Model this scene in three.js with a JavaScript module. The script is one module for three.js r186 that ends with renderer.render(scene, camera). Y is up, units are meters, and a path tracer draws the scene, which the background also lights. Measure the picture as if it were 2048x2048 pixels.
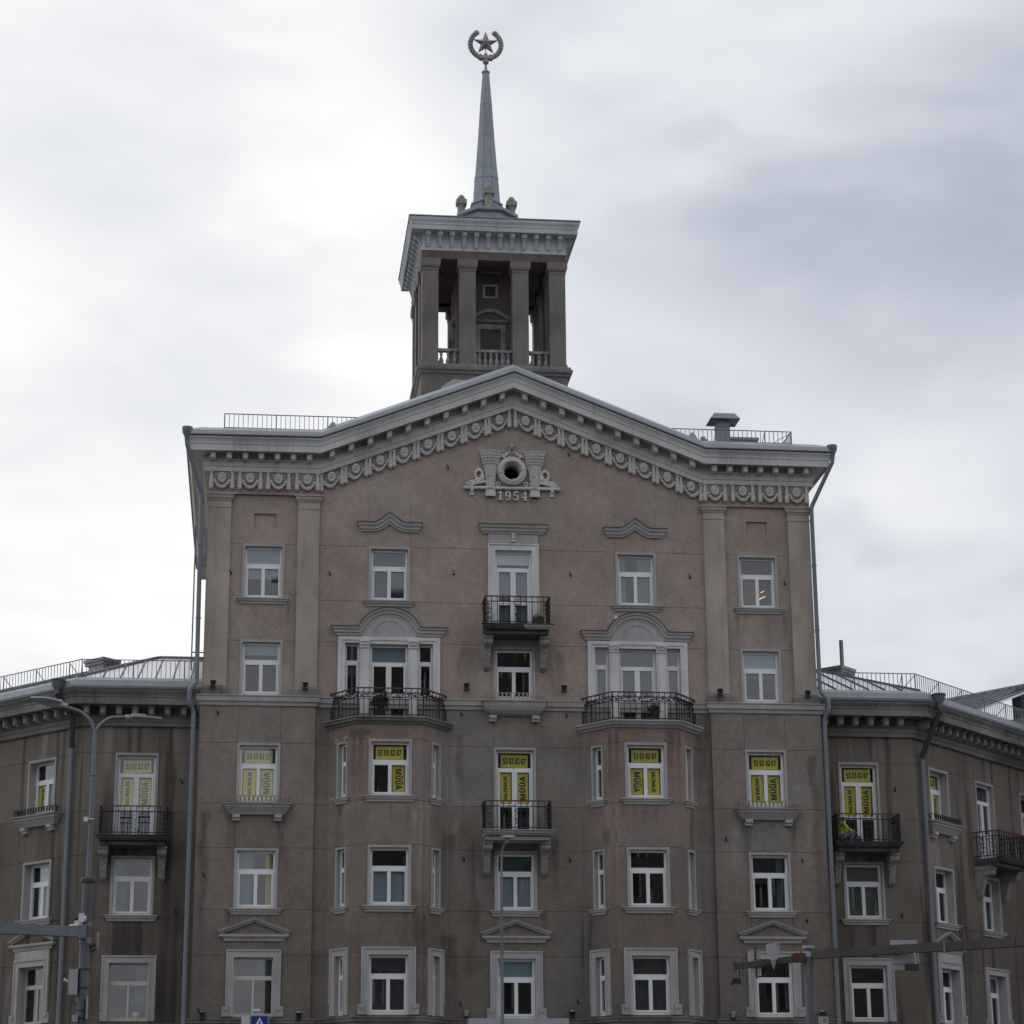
import * as THREE from 'three';
import { mergeGeometries } from 'three/addons/utils/BufferGeometryUtils.js';
import { MarchingCubes } from 'three/addons/objects/MarchingCubes.js';
import { FontLoader } from 'three/addons/loaders/FontLoader.js';
import { TextGeometry } from 'three/addons/geometries/TextGeometry.js';

// ---------------------------------------------------------------- camera, sky, sun, exposure
const scene = new THREE.Scene();
const camera = new THREE.PerspectiveCamera(25.38, 1, 0.5, 900);
camera.position.set(-8.161, 1.65, 71.28);
camera.rotation.set(0.290055, -0.113592, -0.007628, 'YXZ');
const renderer = new THREE.WebGLRenderer({ antialias: true });
renderer.toneMapping = THREE.LinearToneMapping;
renderer.toneMappingExposure = 1.0;
renderer.shadowMap.enabled = true;
const R = Math.PI / 180;

let seedState = 20240;
function rnd() { seedState = (seedState + 0x6D2B79F5) | 0; let t = Math.imul(seedState ^ (seedState >>> 15), 1 | seedState); t = (t + Math.imul(t ^ (t >>> 7), 61 | t)) ^ t; return ((t ^ (t >>> 14)) >>> 0) / 4294967296; }
const rr = (a, b) => a + (b - a) * rnd();
function hash(x, y, z) { let h = Math.imul(x, 374761393) + Math.imul(y, 668265263) + Math.imul(z, 2147483647 - 1442695041); h = Math.imul(h ^ (h >>> 13), 1274126177); return ((h ^ (h >>> 16)) >>> 0) / 4294967296; }
const sm = (t) => t * t * (3 - 2 * t);
function noise3(x, y, z) {
  const xi = Math.floor(x), yi = Math.floor(y), zi = Math.floor(z), u = sm(x - xi), v = sm(y - yi), w = sm(z - zi);
  const l = (a, b, t) => a + (b - a) * t;
  const p = (k) => l(l(hash(xi, yi, zi + k), hash(xi + 1, yi, zi + k), u), l(hash(xi, yi + 1, zi + k), hash(xi + 1, yi + 1, zi + k), u), v);
  return l(p(0), p(1), w);
}
function noise2(x, y, s = 0) {
  const xi = Math.floor(x), yi = Math.floor(y), u = sm(x - xi), v = sm(y - yi);
  const a = hash(xi, yi, s), b = hash(xi + 1, yi, s), c = hash(xi, yi + 1, s), d = hash(xi + 1, yi + 1, s);
  return a + (b - a) * u + (c - a) * v + (a - b - c + d) * u * v;
}
function fbm2(x, y, n, s = 0) { let t = 0, a = 0.5; for (let i = 0; i < n; i++) { t += a * noise2(x, y, s + i); x *= 2.03; y *= 2.03; a *= 0.5; } return t / (1 - Math.pow(0.5, n)); }
function fbm3(x, y, z, n) { let t = 0, a = 0.5; for (let i = 0; i < n; i++) { t += a * noise3(x, y, z); x *= 2.03; y *= 2.03; z *= 2.03; a *= 0.5; } return t / (1 - Math.pow(0.5, n)); }
const ss = (a, b, x) => sm(Math.min(1, Math.max(0, (x - a) / (b - a))));
const cl = (x) => Math.min(1, Math.max(0, x));

function skyTexture() {      // overcast: layered cloud, brighter towards the hidden sun
  const W = 3072, H = 1536, data = new Float32Array(W * H * 4);
  // cloud cover as soft knots: azimuth, elevation (degrees), brightness; the rest of the dome is left to the noise
  const knots = [[-3.5, 28.5, 0.74], [-5, 24.5, 0.80], [-3, 19.5, 0.88], [-1, 16, 0.99], [-4.5, 14.5, 0.95], [2.5, 25, 1.0], [3.2, 20.5, 1.0], [0, 27, 0.86], [-5, 7.5, 0.80], [-5.6, 5.6, 0.72], [-2, 5, 0.88], [6, 29, 0.70], [7, 27, 0.76], [8.4, 25.6, 0.70], [9.8, 24.4, 0.61], [12.8, 24, 0.49], [15.5, 22.8, 0.5], [18.8, 23.4, 0.43], [16.8, 25.4, 0.59], [16, 27.6, 0.72], [19, 28.8, 0.72], [13.5, 21.6, 0.68], [10.2, 20.6, 0.75], [17.5, 21, 0.60], [17, 17.8, 0.88], [11, 19, 0.80], [17.5, 15.6, 0.86], [16, 13, 0.82], [19, 11, 0.84], [14, 9, 0.9], [12, 28.5, 0.76],
    [40, 25, 0.7], [60, 35, 0.62], [95, 28, 0.78], [130, 35, 0.7], [175, 30, 0.74], [-150, 25, 0.7], [-110, 35, 0.78], [-70, 30, 0.86], [-35, 28, 0.98], [-25, 45, 0.95], [30, 55, 0.8], [120, 60, 0.85], [-120, 60, 0.85]];
  for (let j = 0; j < H; j++) {
    const el = ((j + 0.5) / H - 0.5) * Math.PI;
    for (let i = 0; i < W; i++) {
      const a = ((i + 0.5) / W - 0.5) * 2 * Math.PI, x = Math.cos(el) * Math.cos(a), z = Math.cos(el) * Math.sin(a), y = Math.sin(el);
      const az = Math.atan2(x, -z) / R, e = el / R;
      const k = 1 / (Math.max(y, 0.02) + 0.22), wx = fbm3(x * k * 1.1 + 9, y * 2, z * k * 1.1, 3) - 0.5;
      const n = fbm3(x * k * 3.4 + wx * 1.6, y * 9 + 5, z * k * 3.4 - wx, 5) - 0.5, n2 = fbm3(x * k * 11 + 3 + wx * 5 + n * 1.5, y * 34, z * k * 11, 4) - 0.5;
      let sw = 0.02, sv = 0.02 * 0.8;
      for (const b of knots) { let da = az - b[0]; if (da > 180) da -= 360; if (da < -180) da += 360; const near = b[0] > -8 && b[0] < 22 && b[1] < 30, sx = near ? 1.75 : 22, sy = near ? 1.2 : 12; da += (wx * 6 + n2 * 3) * (near ? 1 : 3); const de = e - b[1] + (n * 5 + n2 * 2) * (near ? 1 : 2), w = Math.exp(-(da * da) / (2 * sx * sx) - (de * de) / (2 * sy * sy)); sw += w; sv += w * b[2]; }
      let L = 0.83 + (sv / sw - 0.83) * 1.4 + n * 0.36 + n2 * 0.24;
      L = L < 0.55 ? 0.55 - 0.55 * (1 - Math.exp(-(0.55 - L) / 0.55)) * 0.5 : L; L = Math.min(Math.max(L, 0.4), 1.08);
      const tn = cl((0.97 - L) / 0.48), o = (j * W + i) * 4;
      data[o] = L * (1 - 0.10 * tn); data[o + 1] = L * (1 - 0.022 * tn); data[o + 2] = L * (1 + 0.15 * tn); data[o + 3] = 1;
      if (e < -1) { data[o] = 0.12; data[o + 1] = 0.118; data[o + 2] = 0.115; }
    }
  }
  const t = new THREE.DataTexture(data, W, H, THREE.RGBAFormat, THREE.FloatType);
  t.mapping = THREE.EquirectangularReflectionMapping; t.magFilter = THREE.LinearFilter; t.needsUpdate = true;
  return t;
}
const sky = skyTexture();
scene.background = sky; scene.environment = sky;
const sun = new THREE.DirectionalLight(0xfff3e2, 0.5);
sun.position.set(-62, 62, -60); sun.castShadow = true; sun.shadow.radius = 26;
sun.target.position.set(0, 12, 0);
Object.assign(sun.shadow.camera, { left: -60, right: 60, top: 60, bottom: -60, near: 1, far: 260 }); sun.shadow.mapSize.set(2048, 2048);
scene.add(sun, sun.target);

// ---------------------------------------------------------------- names and tags
const used = new Map();
function numbered(n) { const k = used.get(n) || 0; used.set(n, k + 1); return k ? n + '_' + String(k).padStart(3, '0') : n; }
function tag(o, label, category, group, kind) { o.userData.label = label; if (category) o.userData.category = category; if (group) o.userData.group = group; if (kind) o.userData.kind = kind; return o; }
function thing(name, label, category, group, pos = [0, 0, 0], turn = 0) { const o = new THREE.Group(); o.name = numbered(name); o.position.set(...pos); o.rotation.y = turn; scene.add(o); return tag(o, label, category, group); }
function shade(m) { m.castShadow = true; m.receiveShadow = true; return m; }
function part(name, geo, mat, parent, label) { const m = shade(new THREE.Mesh(geo, mat)); m.name = name; parent.add(m); if (label) m.userData.label = label; return m; }
function grp(name, parent, pos, turn) { const o = new THREE.Group(); o.name = name; parent.add(o); if (pos) o.position.set(...pos); if (turn) o.rotation.y = turn; return o; }
function solo(name, geo, mat, label, category, group) { const m = shade(new THREE.Mesh(geo, mat)); m.name = numbered(name); scene.add(m); return tag(m, label, category, group); }
function structure(name, geo, mat) { const m = shade(new THREE.Mesh(geo, mat)); m.name = numbered(name); m.userData.kind = 'structure'; scene.add(m); return m; }

// ---------------------------------------------------------------- geometry helpers
function boxUV(g) {
  const p = g.attributes.position, n = g.attributes.normal, uv = new Float32Array(p.count * 2);
  for (let i = 0; i < p.count; i++) {
    const ax = Math.abs(n.getX(i)), ay = Math.abs(n.getY(i)), az = Math.abs(n.getZ(i));
    if (ay > ax && ay > az) { uv[2 * i] = p.getX(i); uv[2 * i + 1] = p.getZ(i) + p.getY(i); } else if (ax > az) { uv[2 * i] = p.getZ(i); uv[2 * i + 1] = p.getY(i); } else { uv[2 * i] = p.getX(i); uv[2 * i + 1] = p.getY(i); }
  }
  g.setAttribute('uv', new THREE.BufferAttribute(uv, 2)); return g;
}
function merge(list, uv = true) {
  const a = list.flat(9).filter(Boolean).map((g) => { let h = g.index ? g.toNonIndexed() : g; h = h.clone(); for (const k of Object.keys(h.attributes)) if (k !== 'position' && k !== 'normal') h.deleteAttribute(k); h.morphAttributes = {}; return h; });
  const g = mergeGeometries(a, false); return uv ? boxUV(g) : g;
}
const box = (x0, x1, y0, y1, z0, z1) => new THREE.BoxGeometry(Math.abs(x1 - x0), Math.abs(y1 - y0), Math.abs(z1 - z0)).translate((x0 + x1) / 2, (y0 + y1) / 2, (z0 + z1) / 2);
const cyl = (x, y0, y1, z, r0, r1 = r0, n = 12) => new THREE.CylinderGeometry(r1, r0, y1 - y0, n).translate(x, (y0 + y1) / 2, z);
const V3 = (a) => new THREE.Vector3(...a);
function bar(a, b, w, h = w) {   // square bar between two points
  const A = V3(a), B = V3(b), L = A.distanceTo(B), g = new THREE.BoxGeometry(w, h, L), o = new THREE.Object3D();
  o.position.copy(A).lerp(B, 0.5); o.lookAt(B); o.updateMatrix(); return g.applyMatrix4(o.matrix);
}
function tube(pts, r, seg = 24, rs = 8) { const c = new THREE.CatmullRomCurve3(pts.map(V3), false, 'catmullrom', 0.3); return new THREE.TubeGeometry(c, seg, r, rs, false); }
function pipe(pts, r, rs = 10) {   // straight lengths with small elbows
  const cp = new THREE.CurvePath(), P = pts.map(V3), k = r * 1.6;
  let last = P[0];
  for (let i = 1; i < P.length; i++) {
    if (i === P.length - 1) { cp.add(new THREE.LineCurve3(last, P[i])); break; }
    const a = P[i].clone().add(P[i - 1].clone().sub(P[i]).setLength(Math.min(k, P[i].distanceTo(P[i - 1]) * 0.45))), b = P[i].clone().add(P[i + 1].clone().sub(P[i]).setLength(Math.min(k, P[i].distanceTo(P[i + 1]) * 0.45)));
    cp.add(new THREE.LineCurve3(last, a)); cp.add(new THREE.QuadraticBezierCurve3(a, P[i], b)); last = b;
  }
  const gs = cp.curves.map((c) => new THREE.TubeGeometry(c, c.isLineCurve3 ? 1 : 5, r, rs, false));
  return merge(gs);
}
function quads(list) {  // list of [A,B,C,D]
  const p = [], n = [];
  for (const q of list) {
    const [A, B, C, D] = q.map(V3), N = new THREE.Vector3().crossVectors(B.clone().sub(A), C.clone().sub(A));
    if (N.lengthSq() < 1e-12) N.crossVectors(C.clone().sub(A), D.clone().sub(A));
    N.normalize();
    for (const v of [A, B, C, A, C, D]) { p.push(v.x, v.y, v.z); n.push(N.x, N.y, N.z); }
  }
  const g = new THREE.BufferGeometry(); g.setAttribute('position', new THREE.Float32BufferAttribute(p, 3)); g.setAttribute('normal', new THREE.Float32BufferAttribute(n, 3)); return g;
}
// vertices {p, o, u, k}: p + o*d + u*h*k ; the profile runs from the wall at the bottom, outwards, to the wall at the top
function sweep(vs, profile, closed) {
  const P = vs.map((v) => profile.map(([d, h]) => { const u = v.u || [0, 1, 0], k = v.k || 1; return [0, 1, 2].map((i) => v.p[i] + v.o[i] * d + u[i] * h * k); }));
  const q = [], n = vs.length;
  for (let i = 0; i < (closed ? n : n - 1); i++) for (let j = 0; j < profile.length - 1; j++) q.push([P[i][j], P[(i + 1) % n][j], P[(i + 1) % n][j + 1], P[i][j + 1]]);
  return quads(q);
}
function planVerts(path, y, closed) {   // path of [x,z] seen with the wall on the far side, running left to right
  const n = path.length, seg = (a, b) => { const dx = b[0] - a[0], dz = b[1] - a[1], l = Math.hypot(dx, dz); return [-dz / l, dx / l]; };
  return path.map((p, i) => {
    const a = i > 0 ? seg(path[i - 1], p) : closed ? seg(path[n - 1], p) : null, b = i < n - 1 ? seg(p, path[i + 1]) : closed ? seg(p, path[0]) : null;
    const A = a || b, B = b || a, k = 1 + A[0] * B[0] + A[1] * B[1];
    return { p: [p[0], y, p[1]], o: [(A[0] + B[0]) / k, 0, (A[1] + B[1]) / k] };
  });
}
const planMould = (path, y, profile, closed) => sweep(planVerts(path, y, closed), profile, closed);
const hood = (x0, x1, y, profile, z = 0) => planMould([[x0, z - 0.04], [x0, z], [x1, z], [x1, z - 0.04]], y, profile);
function elevMould(path, profile, z, ends = true) {   // moulding along a line drawn on the wall
  const n = path.length, seg = (a, b) => { const dx = b[0] - a[0], dy = b[1] - a[1], l = Math.hypot(dx, dy); return [-dy / l, dx / l]; }, vs = [];
  path.forEach((p, i) => {
    const a = i ? seg(path[i - 1], p) : null, b = i < n - 1 ? seg(p, path[i + 1]) : null, A = a || b, B = b || a, k = 1 + A[0] * B[0] + A[1] * B[1];
    const u = ends && (i === 0 || i === n - 1) ? [0, 1, 0] : [(A[0] + B[0]) / k, (A[1] + B[1]) / k, 0];
    if (ends && i === 0) vs.push({ p: [p[0], p[1], z - 0.04], o: [-1, 0, 0], u }, { p: [p[0], p[1], z], o: [-1, 0, 1], u });
    else if (ends && i === n - 1) vs.push({ p: [p[0], p[1], z], o: [1, 0, 1], u }, { p: [p[0], p[1], z - 0.04], o: [1, 0, 0], u });
    else vs.push({ p: [p[0], p[1], z], o: [0, 0, 1], u });
  });
  return sweep(vs, profile);
}
const lathe = (pts, n = 14) => new THREE.LatheGeometry(pts.map(([r, y]) => new THREE.Vector2(Math.max(r, 0.0001), y)), n);
function shapeGeo(outer, holes, depth, z) {
  const s = new THREE.Shape(outer.map(([x, y]) => new THREE.Vector2(x, y)));
  for (const h of holes) s.holes.push(Array.isArray(h) ? new THREE.Path(h.map(([x, y]) => new THREE.Vector2(x, y))) : h);
  return new THREE.ExtrudeGeometry(s, { depth, bevelEnabled: false, curveSegments: 20 }).translate(0, 0, z);
}
const rectPts = (x0, x1, y0, y1) => [[x0, y0], [x1, y0], [x1, y1], [x0, y1]];
function placed(g, pos, ry = 0) { return g.clone().applyMatrix4(new THREE.Matrix4().makeRotationY(ry).setPosition(...pos)); }

// ---------------------------------------------------------------- materials
const toS = (c) => c <= 0.0031308 ? c * 12.92 : 1.055 * Math.pow(c, 1 / 2.4) - 0.055;
function dataMap(W, H, fn, srgb = true) {
  const d = new Uint8Array(W * H * 4);
  for (let j = 0; j < H; j++) for (let i = 0; i < W; i++) { const c = fn(i, j), o = (j * W + i) * 4; for (let k = 0; k < 3; k++) d[o + k] = Math.round(255 * cl(srgb ? toS(cl(c[k])) : c[k])); d[o + 3] = 255; }
  const t = new THREE.DataTexture(d, W, H, THREE.RGBAFormat); if (srgb) t.colorSpace = THREE.SRGBColorSpace;
  t.wrapS = t.wrapT = THREE.RepeatWrapping; t.magFilter = THREE.LinearFilter; t.minFilter = THREE.LinearMipmapLinearFilter; t.generateMipmaps = true; t.needsUpdate = true; return t;
}
function tileNoise(x, y, per, s) { const f = (a) => ((a % per) + per) % per; const xi = Math.floor(x), yi = Math.floor(y), u = sm(x - xi), v = sm(y - yi); const h = (i, j) => hash(f(i), f(j), s); const a = h(xi, yi), b = h(xi + 1, yi), c = h(xi, yi + 1), d = h(xi + 1, yi + 1); return a + (b - a) * u + (c - a) * v + (a - b - c + d) * u * v; }
const roughcast = dataMap(512, 512, (i, j) => { const v = 0.55 * tileNoise(i / 4, j / 4, 128, 1) + 0.3 * tileNoise(i / 10, j / 10, 51.2 | 0, 2) + 0.15 * hash(i, j, 5); return [v, v, v]; }, false);
roughcast.repeat.set(0.62, 0.62);
const blotch = (x, y, cx, cy, rx, ry, s) => { const dx = (x - cx) / rx, dy = (y - cy) / ry, n = fbm2(x * 3.1, y * 3.1, 4, s) - 0.5; return 1 - ss(0.55, 1.15, Math.hypot(dx, dy) + n * 2.2); };
const soft = (x, y, cx, cy, rx, ry, s) => { const dx = (x - cx) / rx, dy = (y - cy) / ry, n = fbm2(x * 1.3, y * 1.3, 3, s) - 0.5; return Math.exp(-Math.pow(Math.hypot(dx, dy), 2)) * cl(0.85 + n * 1.6); };
// vertical water streak: centre x, from y1 down to y0, half width
const streak = (x, y, cx, y1, y0, hw, s) => { if (y > y1 + 0.2 || y < y0) return 0; const w = hw * (0.6 + 0.8 * noise2(y * 1.7, s, 3)), c = cx + 0.25 * hw * (noise2(y * 0.9, s, 9) - 0.5) * 4; const t = cl((y - y0) / (y1 - y0)); return (1 - ss(0.35, 1.1, Math.abs(x - c) / w)) * Math.pow(t, 0.7) * ss(y1 + 0.2, y1 - 0.1, y) * (0.55 + 0.7 * noise2(x * 9, y * 1.2, s)); };
const WX = 21.4, WY = 22.4, WX0 = -10.7, WY0 = 5.2;
const darkStreaks = [[-1.55, 18.4, 16.9, 0.28], [1.35, 18.3, 16.9, 0.3], [-5.0, 15.4, 13.2, 0.12], [-4.9, 15.0, 12.0, 0.1], [-1.75, 15.5, 12.6, 0.18], [-2.05, 12.4, 11.2, 0.3], [-1.35, 12.2, 7.2, 0.22], [1.3, 12.3, 10.4, 0.2], [-6.1, 16.4, 13.4, 0.25], [6.15, 16.4, 13.0, 0.25], [-2.0, 9.2, 6.8, 0.25], [2.2, 9.8, 6.8, 0.2], [-9.75, 13, 7, 0.2], [9.7, 15, 9, 0.2], [-3.2, 9.8, 7.4, 0.2], [3.1, 15.5, 13.6, 0.14], [4.9, 15.6, 14.2, 0.2], [-5.6, 13.2, 10.2, 0.22], [5.6, 13.2, 10.2, 0.22], [-8.9, 12.9, 11.6, 0.2], [-7.3, 12.9, 11.4, 0.22], [7.3, 12.9, 11.2, 0.22], [9.0, 12.9, 11.6, 0.2], [0.9, 9.9, 8.9, 0.12], [-8.9, 9.9, 9.0, 0.12], [-7.3, 19.7, 18.9, 0.1], [7.4, 19.7, 18.8, 0.1], [8.95, 19.7, 18.9, 0.1]];
for (const [cx, ys] of [[-8.12, [19.7, 9.85]], [-4.04, [19.7, 13.2, 9.85]], [0, [22.2, 12.2, 9.85]], [4.04, [19.7, 13.2, 9.85]], [8.12, [19.7, 9.85, 12.7]]]) for (const y of ys) for (let q = 0; q < 5; q++) darkStreaks.push([cx + rr(-0.85, 0.85), y, y - rr(0.3, 1.2), rr(0.025, 0.09), 0.5]);
const lightStreaks = [[-3.05, 13.3, 7.2, 0.16], [-5.35, 13.2, 12.0, 0.2], [-3.3, 12.9, 11.9, 0.12], [-1.85, 14.2, 7.4, 0.2], [3.0, 13.2, 8.5, 0.14], [-5.2, 12.0, 8.8, 0.12], [5.2, 15.7, 12.2, 0.12], [6.7, 19.4, 17.0, 0.2], [-5.1, 9.9, 8.8, 0.1], [7.0, 12.6, 7.4, 0.15]];
const facadeMap = dataMap(1426, 1493, (i, j) => {
  const x = WX0 + (i + 0.5) / 1426 * WX, y = WY0 + (j + 0.5) / 1493 * WY;
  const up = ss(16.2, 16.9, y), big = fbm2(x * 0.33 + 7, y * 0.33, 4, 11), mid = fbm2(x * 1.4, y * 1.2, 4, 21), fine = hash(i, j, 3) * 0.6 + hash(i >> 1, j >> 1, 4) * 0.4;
  const lightRise = 1 + 0.5 * ss(6, 15, y); let r = (0.164 + up * 0.080) * lightRise, g = (0.136 + up * 0.059) * lightRise, b = (0.117 + up * 0.049) * lightRise;  // falloff of light towards the street painted in: wall darkens downwards
  const bay = (c) => ss(c - 1.98, c - 1.9, x) * (1 - ss(c + 1.9, c + 1.98, x));
  const bays = Math.max(bay(-4.04), bay(4.04));
  const redTop = bays * ss(13.32, 13.38, y) * (1 - ss(15.9, 16, y)) * 0.9 + bays * (x > 0 ? 0.45 : 0.15) * (1 - ss(13.3, 13.38, y));
  r *= 1 + 0.05 * redTop; g *= 1 - 0.09 * redTop; b *= 1 - 0.1 * redTop;
  const gv = big - 0.5; r *= 1 + gv * 0.30; g *= 1 + gv * 0.31; b *= 1 + gv * 0.32;
  const grey = ss(0.5, 0.72, fbm2(x * 0.5 + 31, y * 0.42 + 5, 3, 41)) * (1 - up * 0.7); const m0 = (r + g + b) / 3; r += (m0 - r) * grey * 0.5; g += (m0 - g) * grey * 0.5; b += (m0 - b) * grey * 0.5;
  const speck = fbm2(x * 9, y * 9, 3, 27) - 0.5; let k = 1 + (mid - 0.5) * 0.36 + speck * 0.22 + (fine - 0.5) * 0.42; k *= 1 + 0.07 * (Math.floor(fbm2(x * 0.8 + 3, y * 0.7 + 9, 3, 63) * 7) % 2) * (1 - 0.5 * up);
  let dk = 0, lt = 0;
  for (let q = 0; q < darkStreaks.length; q++) { const s = darkStreaks[q]; if (Math.abs(x - s[0]) < 1) dk = Math.max(dk, (s[4] || 1) * streak(x, y, s[0], s[1], s[2], s[3], q + 50)); }
  for (let q = 0; q < lightStreaks.length; q++) { const s = lightStreaks[q]; if (Math.abs(x - s[0]) < 1) lt = Math.max(lt, streak(x, y, s[0], s[1], s[2], s[3], q + 90)); }
  dk = Math.max(dk * 0.55, 0.35 * soft(x, y, -1.5, 17.9, 0.35, 0.9, 71), 0.45 * soft(x, y, 1.15, 18.1, 0.2, 0.8, 72), 0.6 * blotch(x, y, -4.85, 15.45, 0.3, 0.14, 73), 0.5 * blotch(x, y, 2.93, 12.22, 0.2, 0.3, 74), 0.5 * soft(x, y, -1.6, 12.3, 0.4, 0.6, 75));
  lt = Math.max(lt * 0.5, 0.35 * soft(x, y, 6.9, 11.0, 0.6, 1.2, 81), 0.3 * soft(x, y, 9.2, 11.6, 0.5, 0.6, 82), 0.35 * soft(x, y, -6.9, 15.9, 0.25, 0.7, 83), 0.25 * soft(x, y, 6.7, 18.3, 0.3, 1.1, 84));
  k *= 1 - dk * 0.7; k *= 1 + lt * 0.55;
  const ck = Math.abs(fbm2(x * 0.9 + 3, y * 0.7, 5, 61) - 0.5); k *= 1 - 0.22 * (1 - ss(0.0012, 0.0045, ck)) * ss(0.5, 0.62, fbm2(x * 0.5, y * 0.5, 2, 66));
  return [r * k, g * k, b * k];
});
facadeMap.repeat.set(1 / WX, 1 / WY); facadeMap.offset.set(-WX0 / WX, -WY0 / WY);
const wingMap = dataMap(1024, 1024, (i, j) => {    // 14 m x 14 m
  const x = (i + 0.5) / 1024 * 14, y = 5.2 + (j + 0.5) / 1024 * 14;
  const big = fbm2(x * 0.4 + 17, y * 0.4, 4, 13), mid = fbm2(x * 1.5, y * 1.2, 4, 23), fine = hash(i, j, 7) * 0.6 + hash(i >> 1, j >> 1, 8) * 0.4;
  const str = fbm2(x * 2.6, y * 0.22, 4, 33);
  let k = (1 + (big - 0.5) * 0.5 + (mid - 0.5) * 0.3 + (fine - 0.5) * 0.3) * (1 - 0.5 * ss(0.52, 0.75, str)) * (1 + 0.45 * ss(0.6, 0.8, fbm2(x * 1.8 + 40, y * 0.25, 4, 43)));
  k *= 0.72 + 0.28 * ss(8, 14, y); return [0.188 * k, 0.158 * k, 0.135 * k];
});
wingMap.repeat.set(1 / 14, 1 / 14); wingMap.offset.set(0, -5.2 / 14);
function stoneMap(c, s, amp = 1) {       // 4 m tile of weathered render or stone
  const t = dataMap(512, 512, (i, j) => { const u = i / 512, v = j / 512, n = 0.5 * tileNoise(u * 4, v * 4, 4, s) + 0.3 * tileNoise(u * 12, v * 8, 8 * 1, s + 1) + 0.2 * tileNoise(u * 64, v * 64, 64, s + 2); const st = tileNoise(u * 24, v * 3, 24, s + 3) * 0.6 + tileNoise(u * 48, v * 4, 48, s + 4) * 0.4; const k = 1 + amp * ((n - 0.5) * 0.5 - 0.13 * ss(0.5, 0.95, st) + (hash(i, j, s) - 0.5) * 0.12); return c.map((q) => q * k); });
  t.repeat.set(0.25, 0.25); return t;
}
const std = (o) => new THREE.MeshStandardMaterial({ roughness: 0.9, side: THREE.DoubleSide, ...o });
const rgb = (r, g, b) => new THREE.Color().setRGB(r, g, b);
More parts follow.
